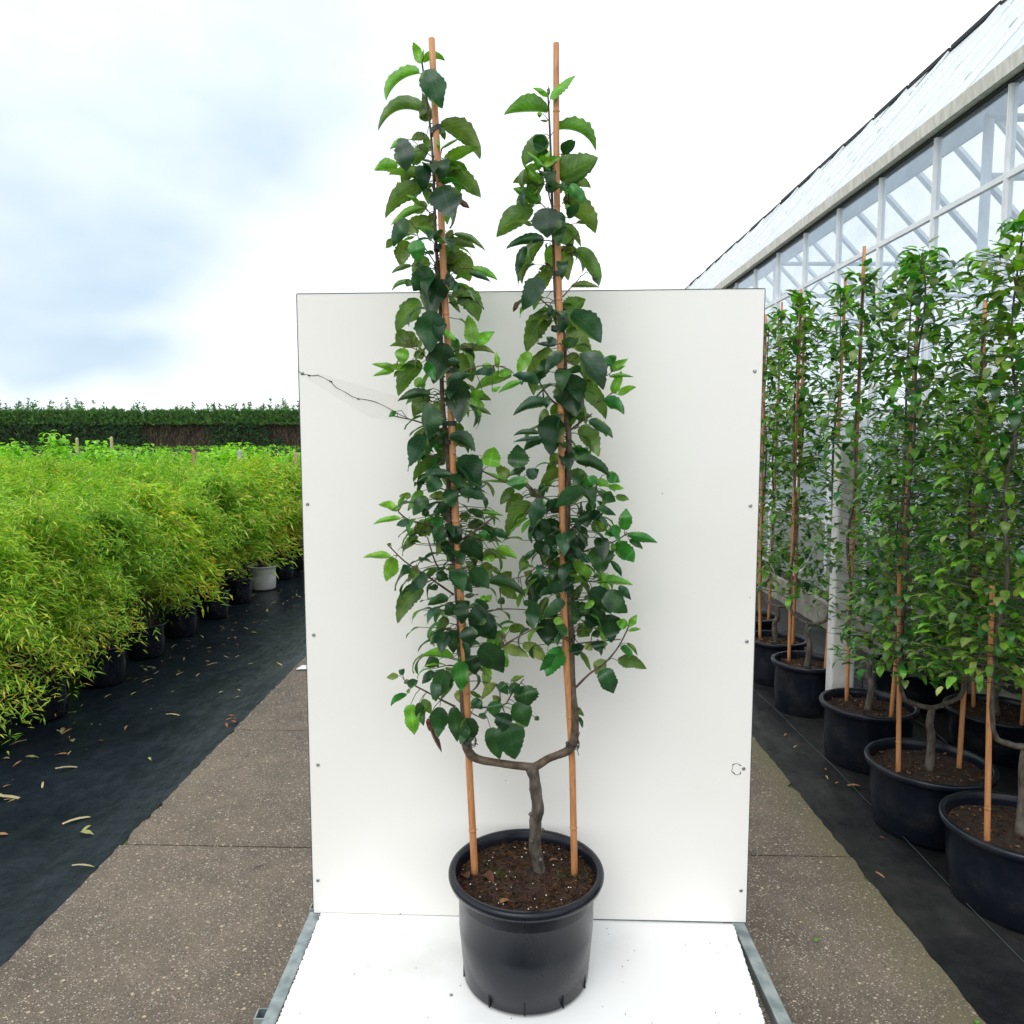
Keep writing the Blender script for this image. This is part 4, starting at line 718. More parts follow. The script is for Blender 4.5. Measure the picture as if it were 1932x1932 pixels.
# ------------------------------------------------------------------ row of potted apple trees along the greenhouse
RX = 1.97
def u_tree(seed, h, gap, rz, nleaf, rad, R=.28, ph=.33, cane_h=None, low=.75, top=0, tp=1.0, lk=1.0):
    rr = random.Random(seed); root = empty('potted_apple_tree', (0, 0, 0), rz)
    b = MB(); b.lathe(pot_prof(R * .84, R, ph, .030, .024), 56); b.build('pot', M['pot_old'], root)
    b = MB(); soil_mesh(b, R - .03, ph - .05, 10, 36, .012); so = b.build('soil', M['soil'], root)
    cb = MB()
    for i in range(160):
        q = rr.uniform(0, 6.283); r = (R - .035) * math.sqrt(rr.random()); p = Vector((r * math.cos(q), r * math.sin(q), ph - .042)); a = rr.uniform(0, 6.28); L = rr.uniform(.004, .014)
        d = Vector((math.cos(a), math.sin(a), .2)) * L; s = Vector((-math.sin(a), math.cos(a), 0)) * L * .35
        cb.add([p - d, p + s, p + d, p - s, p + Vector((0, 0, L * .5))], [(0, 1, 4), (1, 2, 4), (2, 3, 4), (3, 0, 4)], rr.choice([(.05, .022, .01), (.12, .06, .025), (.02, .01, .006), (.2, .13, .07)]))
    tag(cb.build('bark_crumbs', M['soilbit'], so), kind='stuff')
    fk = ph + rr.uniform(.22, .34); g2 = gap / 2; b = MB()
    pts = [Vector((0, .0, ph - .06)), Vector((.012, .01, ph + .1)), Vector((-.008, 0, fk - .08)), Vector((0, 0, fk))]; p_, r_ = smooth_path(pts, [.021, .018, .017, .015], 4); b.tube(p_, r_, 10, jit=.08, rng=rr)
    arms = []
    for s in (-1, 1):
        a = [Vector((0, 0, fk)), Vector((s * g2 * .5, .005, fk + .02)), Vector((s * g2, .0, fk + .09)), Vector((s * g2 * 1.03, .01, fk + .4))]
        z = fk + .4
        while z < h - .3: z += .3; a.append(Vector((s * g2 + rr.uniform(-.02, .02), rr.uniform(-.02, .02), min(z, h - .1))))
        a.append(Vector((s * g2, 0, h - .05 - (top if s > 0 else 0))));  a = [v for i, v in enumerate(a) if i == len(a) - 1 or v.z < a[-1].z - .08]
        n = len(a); p_, r_ = smooth_path(a, [.013 - .010 * i / (n - 1) for i in range(n)], 3); b.tube(p_, r_, 8, jit=.05, rng=rr); arms.append(a)
    fo = MB()
    for s, a in zip((-1, 1), arms):
        for k in range(nleaf // 2):
            ah = h - (top if s > 0 else 0); t = rr.random() ** tp; z = low + (ah - low) * t + rr.uniform(-.03, .03); rd = rad * (1 - .45 * t) * (1 if t < .93 else .35)
            q = rr.uniform(0, 6.283); r0 = rd * math.sqrt(rr.random()) * .85; c = Vector((s * g2 + r0 * math.cos(q), r0 * math.sin(q), z))
            L = rr.uniform(.062, .100) * (1.0 if t > .4 else .85) * lk; dv = Vector((math.cos(q), math.sin(q), rr.uniform(-.4, .9)))
            tn = rr.choice('ddhmmmnnnbLb' if t < .93 else 'bnyhm'); 
            if r0 > rd * .7 and rr.random() < .16: tn = rr.choice('bn')
            leaf3d(fo, rr, c, dv, Vector((0, 0, 1)), L, L * rr.uniform(.42, .62), rr.uniform(-.3, 1.9), vary(TONE[tn], rr, .25), n=5, cr=(-1, 0, 1), cup=rr.uniform(-.1, .5))
            if k % 6 == 0: b.tube([Vector((s * g2, 0, z - .04)), c], [.002, .0012], 4, cap=False)
    b.build('trunk', M['bark'], root); fo.build('foliage', M['leaf_bg'], root)
    for s, hh in zip((-1, 1), (cane_h or (h + .02, h + .05))):
        c = MB(); cane(c, [(s * g2 * .96, .0, ph - .09), (s * g2 * 1.04, .01, ph + .4), (s * g2 * 1.12 + rr.uniform(-.02, .02), .02, hh)], .0108, [x + rr.uniform(-.04, .04) for x in (.2, .55, .9, 1.25, 1.6, 1.95, 2.3)], 10); c.build('bamboo_cane', M['cane'], root)
        for z in (fk + .35, fk + .8, fk + 1.3, fk + 1.75):
            if z < hh - .2:
                t = MB(); zz = z + rr.uniform(-.1, .1); t.tube([(s * g2 * 1.06 + .024 * math.cos(q), +.014 + .022 * math.sin(q), zz) for q in np.linspace(0, 6.28, 14)], .0022, 5); t.build('tie_band', M['black'], root)
    return root
GR = 'potted apple trees lined up along the greenhouse'
def place(o, x, y, rz, label):
    o.location = (x, y, .004); o.rotation_euler = (0, 0, rz); tag(o, label, 'potted tree', GR); return o
tA = u_tree(21, 2.86, .30, 0, 1050, .235, R=.235, ph=.36, low=.78)
tB = u_tree(22, 2.84, .34, 0, 1150, .25, R=.265, ph=.35, low=.74, cane_h=(2.97, 2.62))
tC = u_tree(23, 2.74, .32, 0, 2500, .33, R=.285, ph=.33, low=.80, lk=.84, top=.3, tp=1.5, cane_h=(1.35, 2.5))
tD = u_tree(24, 2.66, .34, 0, 2900, .35, top=.2, tp=1.35, lk=.80, R=.29, ph=.33, low=.96, cane_h=(1.3, 1.9))
place(tA, 2.01, 5.08, -1.0, 'potted apple tree just behind the white concrete post')
a2 = copy_tree(tA); place(a2, 2.02, 5.72, 2.2, 'potted apple tree with a white paper tag, half hidden by the backdrop board')
a2.scale = (1, 1, .97); a3 = copy_tree(tA); a3.scale = (.96, 1.05, 1.03); place(a3, 2.05, 6.40, -.7, 'farthest potted apple tree visible past the edge of the backdrop board')
a4 = copy_tree(tA); place(a4, 2.0, 7.2, .9, 'apple tree at the far end of the greenhouse row with only leaves showing')
place(tB, 2.05, 4.26, -1.22, 'potted apple tree right in front of the white concrete post with the tallest cane')
place(tC, 1.99, 3.50, .1, 'dense potted apple tree in the second nearest pot of the greenhouse row')
place(tD, 2.03, 2.90, .25, 'dense potted apple tree in the nearest pot, cut by the right edge of the photo')
c2 = copy_tree(tC); c2.scale = (1, 1, .84); place(c2, 2.86, 4.35, 1.9, 'leafy potted apple tree standing against the greenhouse glass, nearest of the rear ones')
d2 = copy_tree(tD); d2.scale = (1, 1, .84); place(d2, 2.84, 5.25, 2.4, 'leafy potted apple tree by the greenhouse glass behind the white concrete post')
d3 = copy_tree(tD); d3.scale = (1, 1, .8); place(d3, 2.84, 3.45, 1.0, 'leafy potted apple tree behind the nearest pot, mostly covered by its leaves')
# white tags on the far trunks
for (x, y, z, bend) in ((1.93, 5.72, .98, 1), (1.96, 5.06, 1.18, -1)):
    t = MB(); vs = []; fs = []
    for i in range(9):
        u = i / 8; c = Vector((x + bend * (.10 * u - .05), y - .05, z - .16 * u + bend * .05 * math.sin(u * 2.4)))
        vs += [c + Vector((0, 0, .011)), c - Vector((0, 0, .011))]
    for i in range(8): fs.append((2 * i, 2 * i + 1, 2 * i + 3, 2 * i + 2))
    t.add(vs, fs, smooth=True); o = t.build('plant_tag', M['tagw']); o.modifiers.new('t', 'SOLIDIFY').thickness = .0008
    tag(o, 'curved white strip tag looped on the trunk of the ' + ('half hidden apple tree' if bend > 0 else 'apple tree behind the white post'), 'tag')
# white concrete post
pb = MB(); pb.box((-.05, -.06, 0), (.09, .06, 1.86)); po_ = pb.build('concrete_post', simple('white_concrete', (.50, .50, .48), (.66, .66, .65), .8, 9, .4, detail=6), None, (2.035, 4.66, 0)); po_.rotation_euler = (0, 0, -.1); bevel(po_, .012)
tag(po_, 'square white painted concrete post between the potted apple trees', 'post')
# drip hoses
hm = MB(); r7 = random.Random(9)
pts = []
for i in range(90):
    u = i / 89; pts.append((2.45 + .12 * math.sin(u * 16) + .1 * math.sin(u * 7), 4.6 + u * 4.5, .035 + .10 * abs(math.sin(u * 23))))
hm.tube(pts, .006, 6); hm.tube([(2.2 + .14 * math.cos(a), 4.95 + .05 * a / 6, .22 + .16 * math.sin(a)) for a in np.linspace(-1.5, 5.2, 30)], .004, 5)
hm.tube([(2.62 + .03 * math.sin(i * .6), 4.4 + i * .1, .03) for i in range(50)], .008, 6)
tag(hm.build('drip_hose', M['black']), 'tangled black drip hose lying behind the pots by the greenhouse wall', 'hose')

# ------------------------------------------------------------------ greenhouse
GX = 3.2; BAY = .864; Y0 = 5.083 - 6 * BAY; NB = 44; Y1 = Y0 + NB * BAY
ZE = 4.17; ZT = 3.58
M['alu'] = simple('white_aluminium', (.74, .77, .80), (.82, .85, .87), .4, 6)
M['steel'] = simple('pale_steel', (.68, .73, .78), (.78, .82, .86), .5, 6)
M['gutter'] = simple('weathered_gutter', (.62, .60, .54), (.80, .78, .74), .7, 7, .3, detail=6, stretch=(1, 3.5, 1))
M['dark'] = simple('dark_seal', (.01, .011, .013), None, .6)
M['plinth'] = simple('concrete_plinth', (.20, .185, .16), (.33, .31, .27), .85, 6, .5, detail=6)
M['curtain'] = simple('shade_curtain', (.60, .66, .74), (.70, .76, .83), .8, 3)
def glass_mat(name, refl, tint, rough=.03, opac=.0, film=(.5, .58, .65)):
    m, nt, b, o = mat(name); L = nt.links
    t = N(nt, 'ShaderNodeBsdfTransparent'); t.inputs[0].default_value = (*tint, 1)
    g = N(nt, 'ShaderNodeBsdfGlossy'); g.inputs['Roughness'].default_value = rough; g.inputs[0].default_value = (.9, .95, 1, 1)
    lw = N(nt, 'ShaderNodeLayerWeight'); p4 = N(nt, 'ShaderNodeMath', operation='POWER'); p4.inputs[1].default_value = 4; L.new(lw.outputs['Facing'], p4.inputs[0])
    ad = N(nt, 'ShaderNodeMath', operation='MULTIPLY_ADD'); ad.inputs[1].default_value = .8; ad.inputs[2].default_value = refl; ad.use_clamp = True; L.new(p4.outputs[0], ad.inputs[0])
    ms = N(nt, 'ShaderNodeMixShader'); L.new(ad.outputs[0], ms.inputs[0]); L.new(t.outputs[0], ms.inputs[1]); L.new(g.outputs[0], ms.inputs[2]); fin = ms
    n = noise(nt, 1.1, 3); bp = N(nt, 'ShaderNodeBump'); bp.inputs['Strength'].default_value = .12; bp.inputs['Distance'].default_value = .08; L.new(n.outputs[0], bp.inputs['Height']); L.new(bp.outputs[0], g.inputs['Normal'])
    if opac:
        d = N(nt, 'ShaderNodeBsdfDiffuse'); d.inputs[0].default_value = (*film, 1); tl = N(nt, 'ShaderNodeBsdfTranslucent'); tl.inputs[0].default_value = (*film, 1)
        m0 = N(nt, 'ShaderNodeMixShader'); m0.inputs[0].default_value = .5; L.new(d.outputs[0], m0.inputs[1]); L.new(tl.outputs[0], m0.inputs[2])
        m1 = N(nt, 'ShaderNodeMixShader'); n5 = noise(nt, 3.5, 5, .7, stretch=(1, .6, 1)); rr = N(nt, 'ShaderNodeMapRange'); rr.inputs['To Min'].default_value = opac - (.12 if opac < .5 else .38); rr.inputs['To Max'].default_value = min(1, opac + .16); L.new(n5.outputs[0], rr.inputs[0])
        L.new(rr.outputs[0], m1.inputs[0]); L.new(ms.outputs[0], m1.inputs[1]); L.new(m0.outputs[0], m1.inputs[2]); fin = m1
    L.new(fin.outputs[0], o.inputs[0]); return m
M['glass'] = glass_mat('wall_glass', .08, (.95, .97, .985), opac=.10, film=(.62, .66, .70))
M['glass_far'] = glass_mat('far_roof_glass', .02, (.95, .97, 1.0))
M['roof'] = glass_mat('whitewashed_roof_glass', .05, (.9, .95, .97), rough=.2, opac=.88, film=(.93, .96, .98))  # patchy film opacity paints wavy grey-blue reflections into the roof
gh = empty('greenhouse', (GX, Y0, 0)); tag(gh, 'long white framed greenhouse with whitewashed glass roof behind the potted trees', 'greenhouse')
def G(mb, name, m, par=gh): mb.v = [(x - GX, y - Y0, z) for x, y, z in mb.v]; return mb.build(name, m, par)
b = MB(); b.box((GX - .10, Y0, 0), (GX + .12, Y1, .26)); G(b, 'plinth', M['plinth'])
b = MB(); b.box((GX - .035, Y0, .262), (GX + .05, Y1, .33)); G(b, 'base_rail', M['dark'])
b = MB(); b.box((GX - .004, Y0, .332), (GX + .02, Y1, 1.02)); G(b, 'base_panel', simple('grey_green_panel', (.20, .23, .215), (.30, .33, .31), .45, 2))
for z, w in ((1.05, .05), (2.35, .045), (ZT, .055)):
    b = MB(); b.box((GX - .014, Y0, z - w * .36), (GX + .02, Y1, z + w * .36)); G(b, 'transom', M['alu'])
for k in range(NB + 1):
    y = Y0 + k * BAY; b = MB(); b.box((GX - .018, y - .015, .335), (GX + .030, y + .015, ZE - .018)); b.box((GX - .026, y - .005, .335), (GX - .0185, y + .005, ZE - .02)); G(b, 'post', M['alu'])
rows = ((1.078, 2.325), (2.375, ZT - .03), (ZT + .03, ZE - .02))
for k in range(0, 32):
    for z0, z1 in rows:
        y = Y0 + k * BAY; b = MB(); b.box((GX - .004, y + .023, z0), (GX + .003, y + BAY - .023, z1)); G(b, 'window', M['glass'])
b = MB()
for z0, z1 in rows: b.box((GX - .004, Y0 + 32 * BAY + .023, z0), (GX + .003, Y1 - .03, z1))
G(b, 'window', M['glass'])
# gutter along the eave, dark seal under it
b = MB(); b.box((GX - .030, Y0, ZE - .016), (GX + .05, Y1, ZE + .002)); G(b, 'eave_seal', M['dark'])
b = MB(); b.add([(GX - .09, y, ZE + .004) for y in (Y0, Y1)] + [(GX - .10, y, ZE + .10) for y in (Y0, Y1)] + [(GX + .06, y, ZE + .15) for y in (Y0, Y1)] + [(GX + .06, y, ZE + .004) for y in (Y0, Y1)], [(0, 1, 3, 2), (2, 3, 5, 4), (4, 5, 7, 6), (6, 7, 1, 0), (0, 2, 4, 6), (1, 7, 5, 3)]); G(b, 'gutter', M['gutter'])
# steep near roof slope: overlapping whitewashed panes with glazing bars
S = 1.30; W = 1.42; RXb = GX + .06; RZb = ZE + .15; RXt = RXb + W; RZt = RZb + W * S - .14
sl_ = (RZt - RZb) / W; nrm = Vector((-sl_, 0, 1)).normalized()
b = MB(); step = BAY / 2; k = 0; y = Y0; r8 = random.Random(4)
while y < Y1 - .01:
    j = r8.uniform(-.012, .012); o2 = nrm * (.004 + (k % 2) * .009)
    q = [Vector((RXb, y, RZb)) + o2, Vector((RXb, y + step + .02, RZb)) + o2, Vector((RXt, y + step + .02, RZt + j)) + o2, Vector((RXt, y, RZt + j)) + o2]
    b.add(q + [v - nrm * .004 for v in q], [(0, 1, 2, 3), (7, 6, 5, 4), (0, 4, 5, 1), (2, 6, 7, 3), (0, 3, 7, 4), (1, 5, 6, 2)], mi=0)
    y += step; k += 1
for k in range(int((Y1 - Y0) / BAY) + 1):
    y = Y0 + k * BAY
    for h0, w in ((.016, .010),):
        q = [Vector((RXb, y - w, RZb)), Vector((RXb, y + w, RZb)), Vector((RXt, y + w, RZt)), Vector((RXt, y - w, RZt))]
        b.add([v + nrm * .036 for v in q] + [v + nrm * .0145 for v in q], [(0, 1, 2, 3), (0, 4, 5, 1), (1, 5, 6, 2), (2, 6, 7, 3), (3, 7, 4, 0)], mi=1)
G(b, 'roof', [M['roof'], M['alu']])
# stepped dark ridge cap
b = MB(); y = Y0; k = 0
while y < Y1:
    dz = .012 * (k % 2) + r8.uniform(-.006, .01); b.box((RXt - .02, y, RZt + .012 + dz), (RXt + .06, y + step * 1.9, RZt + .055 + dz)); y += step * 2; k += 1
G(b, 'ridge_cap', M['dark'])
# far slope, its bars and purlins, far wall
FX = RXt + W + .3; b = MB()
b.add([(RXt + .03, Y0, RZt), (RXt + .03, Y1, RZt), (FX, Y1, ZE + .1), (FX, Y0, ZE + .1)], [(0, 1, 2, 3)], mi=0)
y = Y0
k = 0
while y < Y1:
    w = .05
    b.add([(RXt + .03, y - w, RZt - .012), (RXt + .03, y + w, RZt - .012), (FX, y + w, ZE + .088), (FX, y - w, ZE + .088), (RXt + .03, y - w, RZt - .08), (RXt + .03, y + w, RZt - .08), (FX, y + w, ZE + .02), (FX, y - w, ZE + .02)], [(0, 1, 2, 3), (7, 6, 5, 4), (0, 4, 5, 1), (1, 5, 6, 2), (2, 6, 7, 3), (3, 7, 4, 0)], mi=1); y += BAY; k += 1
G(b, 'far_roof', [M['glass_far'], M['steel']])
b = MB()
for z in (1.0, 2.4, 3.6, 4.1): b.box((FX - .03, Y0, z - .03), (FX + .03, Y1, z + .03), mi=1)
y = Y0
while y < Y1: b.box((FX - .028, y - .03, 0), (FX + .028, y + .03, ZE + .1), mi=1); y += BAY * 2
b.add([(FX, Y0, .0), (FX, Y1, .0), (FX, Y1, 2.3), (FX, Y0, 2.3)], [(0, 1, 2, 3)], mi=2)
b.add([(FX, Y0, 2.3), (FX, Y1, 2.3), (FX, Y1, ZE + .1), (FX, Y0, ZE + .1)], [(0, 1, 2, 3)], mi=0)
G(b, 'far_wall', [M['glass_far'], M['steel'], glass_mat('far_wall_film', .02, (.9, .93, .95), opac=.75, film=(.62, .68, .72))])
b = MB(); b.box((GX + .36, Y0, 4.23), (GX + .385, Y1, 4.62)); G(b, 'shade_curtain', M['curtain'])
b = MB(); b.box((GX + .10, Y0, .0), (FX - .1, Y1, .03)); G(b, 'floor', simple('greenhouse_floor', (.25, .26, .25), (.38, .39, .38), .8, 1))
# trusses inside
for k in range(0, 9):
    y = Y0 + (k * 5 + 1.5) * BAY; b = MB()
    b.tube([(GX + .1, y, 3.72), (FX - .05, y, 3.72)], .028, 8); b.tube([(GX + .1, y, 4.12), (FX - .05, y, 4.12)], .028, 8)
    n = 8
    for i in range(n):
        xa = GX + .15 + (FX - GX - .3) * i / n; xb = GX + .15 + (FX - GX - .3) * (i + 1) / n; z0, z1 = (3.72, 4.12) if i % 2 else (4.12, 3.72); b.tube([(xa, y, z0), (xb, y, z1)], .014, 6)
    b.tube([(GX + .12, y, 0.03), (GX + .12, y, 4.1)], .035, 8); G(b, 'truss', M['steel'])
b = MB()
for yy in (Y0, Y1):
    b.add([(GX + .05, yy, .0), (FX, yy, .0), (FX, yy, ZE), (GX + .05, yy, ZE)], [(0, 1, 2, 3)]); b.add([(GX + .06, yy, ZE), (FX, yy, ZE), (RXt + .03, yy, RZt)], [(0, 1, 2)])
G(b, 'gable', M['glass_far'])

# ------------------------------------------------------------------ bamboo bushes in black pots on the left
BT = [(.19, .38, .03), (.27, .47, .045), (.32, .49, .06), (.10, .25, .02), (.45, .56, .11), (.22, .40, .035)]
BY = [(.46, .42, .05), (.44, .36, .05), (.36, .42, .04), (.5, .36, .10)]
def bamboo(seed, nl, h=1.44, rad=.64, pot='pot', lean=(.0, 0), L0=.075, yel=.10):
    rr = random.Random(seed); root = empty('bamboo_bush', (0, 0, 0))
    b = MB(); b.lathe(pot_prof(.155, .185, .30, .022, .016), 28); b.build('pot', M[pot], root)
    b = MB(); b.lathe([(.16, .27), (.08, .278), (.005, .282)], 20); b.build('soil', M['soil'], root)
    st = MB(); fo = MB(); nst = 52
    for s in range(nst):
        a = rr.uniform(0, 6.283); out = rr.uniform(.1, 1) ** .7 * rad; hh = h * (1.03 - .34 * (out / rad) ** 2.5) * rr.uniform(.86, 1.08)
        bx = Vector((rr.uniform(-.09, .09), rr.uniform(-.09, .09), .28)); tip = Vector((math.cos(a) * out + lean[0], math.sin(a) * out + lean[1], max(.22, hh - .55 * (out / rad) ** 3)))
        ctl = Vector((bx.x + (tip.x - bx.x) * .35, bx.y + (tip.y - bx.y) * .35, hh + .12))
        def cv(t): return bx * (1 - t) ** 2 + ctl * (2 * t * (1 - t)) + tip * t * t
        st.tube([cv(i / 5) for i in range(6)], [.0035, .003, .0025, .002, .0015, .001], 3, cap=False)
        for k in range(nl // nst):
            t = rr.uniform(.18, 1) ** .8; p = cv(t) + Vector((rr.gauss(0, .055), rr.gauss(0, .055), rr.gauss(-.03, .055)))
            if p.z < .2: continue
            q = rr.uniform(0, 6.283); ca = math.atan2(tip.y, tip.x)
            if rr.random() < .5: q = ca + rr.gauss(0, .8)
            d = Vector((math.cos(q), math.sin(q), rr.uniform(-.9, .45))).normalized(); L = L0 * rr.uniform(.6, 1.25); w = L * .085
            sd = d.cross(Vector((rr.uniform(-.6, .6), rr.uniform(-.6, .6), 1))).normalized() * w; m_ = p + d * L * .4
            low = p.z < .75
            c = vary(rr.choice(BY if rr.random() < (yel * 3.2 if low else yel) else BT), rr, .25)
            fo.add([p, m_ + sd, p + d * L + Vector((0, 0, -L * .18)), m_ - sd], [(0, 1, 2, 3)], c)
    st.build('stems', M['young_bark'], root); fo.build('foliage', M['bamboo'], root); return root
GB1 = 'bamboo bushes in the front row on the ground cloth'; GB2 = 'bamboo bushes massed behind the front row'
protoF = [bamboo(61, 21000, lean=(.10, 0), L0=.062, yel=.06), bamboo(62, 21000, lean=(.08, -.03), L0=.062, yel=.08), bamboo(64, 10500, lean=(.10, 0), L0=.11, yel=.13)]
protoR = [bamboo(71, 11000, L0=.066, yel=.03), bamboo(72, 12000, L0=.066, yel=.03), bamboo(73, 12000, L0=.066, yel=.04)]
fy = [4.25, 4.95, 5.68, 6.42, 7.15, 7.9, 8.65, 9.45, 10.2, 11.0, 11.8, 12.7]
names_f = ['nearest bamboo bush, hanging over its pot at the left edge of the photo', 'second nearest front row bamboo bush, its pot lost in deep shade', 'front row bamboo bush with yellow tips, third from the camera', 'front row bamboo bush above the first clearly seen black pot', 'front row bamboo bush with longer leaves, fifth from the camera',
           'front row bamboo bush with a droopy yellow fringe, sixth from the camera', 'front row bamboo bush over the dark pot just before the white pot', 'front row bamboo bush growing in the only white pot', 'front row bamboo bush just past the white pot beside the board edge', 'bamboo bush second past the white pot, hidden low by the board', 'bamboo bush third past the white pot, behind the board edge', 'farthest front row bamboo bush']
used = set(); rb_ = random.Random(8)
protoW = bamboo(65, 6000, pot='pot_white', lean=(.08, 0), L0=.1, yel=.2)
for i, y in enumerate(fy):
    if i == 7: o = protoW
    else:
        pr = protoF[2] if i >= 3 and rb_.random() < .7 else protoF[i % 2]
        o = pr if pr.name not in used else copy_tree(pr); used.add(pr.name)
    o.location = (-3.22 + rb_.uniform(-.03, .03), y, .004); o.rotation_euler = (0, 0, rb_.uniform(-.5, .5)); s_ = rb_.uniform(.94, 1.04); o.scale = (s_, s_, s_)
    tag(o, names_f[i], 'bamboo', GB1)
first = True; k = 0
y = 4.2
while y < 14.2:
    x = -3.95 - (.3 if k % 2 else 0)
    while x > -.78 * y - 1.2 and x > -13:
        pr = protoR[rb_.randrange(3)]; o = pr if pr.name not in used else copy_tree(pr); used.add(pr.name)
        s_ = rb_.uniform(.9, 1.06); o.scale = (s_, s_, s_ * rb_.uniform(.95, 1.08)); o.location = (x + rb_.uniform(-.08, .08), y + rb_.uniform(-.08, .08), .004); o.rotation_euler = (0, 0, rb_.uniform(0, 6.28))
        tag(o, 'fine leaved green bamboo bush packed behind the front row, its pot out of sight', 'bamboo', GB2); x -= .72
    y += .72; k += 1

# ------------------------------------------------------------------ broad-leaved young plants behind the bamboo, with stakes
def vine(seed, h, rad, n):
    rr = random.Random(seed); root = empty('young_vine_plant', (0, 0, 0)); fo = MB(); st = MB()
    for s in range(9):
        a = rr.uniform(0, 6.28); o = rr.uniform(0, rad); hh = h * rr.uniform(.72, 1.08); tip = Vector((math.cos(a) * o, math.sin(a) * o, hh)); st.tube([(0, 0, 0), tip * .5 + Vector((0, 0, .1)), tip], [.008, .006, .003], 4, cap=False)
        for k in range(n // 9):
            t = rr.random() ** .6; p = tip * t + Vector((rr.gauss(0, .12), rr.gauss(0, .12), .05)); q = rr.uniform(0, 6.28)
            leaf3d(fo, rr, p, Vector((math.cos(q), math.sin(q), rr.uniform(-.3, .5))), Vector((0, 0, 1)), rr.uniform(.08, .14), rr.uniform(.08, .12), rr.uniform(0, 1.5), vary(rr.choice([(.22, .47, .04), (.28, .54, .06), (.14, .36, .03), (.34, .58, .09)]), rr), n=2, cr=(-1, 0, 1))
    st.build('stem', M['young_bark'], root); fo.build('foliage', M['vine'], root); return root
vp = [vine(81, 1.72, .42, 800), vine(82, 1.68, .45, 800)]; vb = vine(83, 1.98, .6, 1100)
for i in range(34):
    row, j = divmod(i, 17); o = vp[i % 2] if i < 2 else copy_tree(vp[i % 2]); s_ = rb_.uniform(.93, 1.04)
    o.location = (-2.6 - j * .8 + rb_.uniform(-.15, .15), 15.4 + row * 1.5 + rb_.uniform(-.2, .2), 0); o.rotation_euler = (0, 0, rb_.uniform(0, 6)); o.scale = (s_, s_, s_)
    tag(o, 'bright green broad leaved plant in the rows between the bamboo and the tall hedge', 'plant', 'broad leaved plants growing behind the bamboo')
for i, (x, y, s_) in enumerate(((-9.2, 14.9, 1.0), (-8.6, 15.2, .93), (-9.9, 15.1, .92), (-8.0, 14.9, .84))):
    o = vb if i == 0 else copy_tree(vb); o.location = (x, y, 0); o.scale = (s_,) * 3; o.rotation_euler = (0, 0, i * 1.7)
    tag(o, ['tallest bright green bush rising above the bamboo at the left', 'bright green bush on the right shoulder of the tallest one', 'bright green bush on the left shoulder of the tallest one', 'lower bright green bush at the right end of the tall clump'][i], 'bush')
for px_, y0_, y1_, Yd, c, lab in ((365, 849, 902, 14.6, (.36, .20, .13), 'reddish brown wooden stake standing in the plants'), (452, 849, 880, 15.0, (.42, .44, .45), 'grey stake between the two wooden ones'), (558, 854, 900, 14.6, (.45, .28, .18), 'pale wooden stake beside the board edge'), (145, 826, 850, 24, (.42, .40, .18), 'pale thin stake in front of the tall hedge, leftmost'), (210, 824, 842, 26, (.45, .42, .22), 'short pale stake in front of the tall hedge, right of the leftmost')):
    t_ = P(px_, y0_, Yd); b_ = MB(); w_ = 3.2 * Yd / F if Yd < 20 else 2 * Yd / F
    b_.box((-w_, -w_, 0), (w_, w_, t_.z - .03)); b_.add([(-w_, -w_, t_.z - .03), (w_, -w_, t_.z - .03), (w_, w_, t_.z - .03), (-w_, w_, t_.z - .03), (0, 0, t_.z + .02)], [(0, 1, 4), (1, 2, 4), (2, 3, 4), (3, 0, 4)])
    tag(b_.build('stake', simple('stake_wood', tuple(v * .8 for v in c), c, .8, 20), None, (t_.x, t_.y, 0)), lab, 'stake')

# ------------------------------------------------------------------ hedges in the distance
def hedge_tufts(mb, rr, n, x0, x1, yf_, z0, z1, size, cols, up=0.2, depth=.5, mask=None):
    for i in range(n):
        x = rr.uniform(x0, x1); z = rr.uniform(z0, z1)
        if mask and not mask(x, z): continue
        p = Vector((x, yf_ - rr.uniform(0, depth), z)); c = vary(rr.choice(cols), rr, .3)
        for q in range(3):
            d = Vector((rr.uniform(-1, 1), rr.uniform(-.9, .1), rr.uniform(-.5, .8) + up)).normalized() * size * rr.uniform(.6, 1.4); s = d.cross(Vector((0, 1, 0.2))).normalized() * size * .22
            mb.add([p - s, p + s, p + d], [(0, 1, 2)], c)
rh = random.Random(14); HX0, HX1, HY = -52, 12, 55.0
hed = empty('tall_hedge', ((HX0 + HX1) / 2, HY, 0)); tag(hed, 'tall clipped conifer hedge with bare brown sides across the far end of the field', 'hedge'); hx = hed.location.x
def Hm(mb, name, m): mb.v = [(x - hx, y - HY, z) for x, y, z in mb.v]; return mb.build(name, m, hed)
core = MB(); core.box((HX0, HY, 0), (HX1, HY + 2.2, 3.9)); Hm(core, 'core', simple('hedge_core', (.016, .012, .008), (.045, .03, .02), .95, 1.2, detail=6))
br_ = MB()
for i in range(15000):
    x = rh.uniform(HX0, HX1); z = rh.uniform(0, 3.7); p = Vector((x, HY - rh.uniform(.05, .35), z)); d = Vector((rh.gauss(0, .12), rh.uniform(-.15, .1), rh.uniform(.15, .55))); s = Vector((.018, 0, 0))
    br_.add([p - s, p + s, p + d], [(0, 1, 2)], vary(rh.choice([(.095, .075, .05), (.13, .10, .07), (.055, .042, .028), (.05, .065, .03)]), rh, .3))
tag(Hm(br_, 'bare_twigs', M['conifer']), kind='stuff')
gt = MB(); G1 = [(.055, .15, .035), (.075, .19, .045), (.045, .12, .04), (.10, .22, .055)]; G2 = [(.028, .08, .03), (.02, .06, .026), (.045, .105, .035)]
hedge_tufts(gt, rh, 11000, HX0, HX1, HY - .1, 3.15, 4.15, .24, G1, .5, .6)
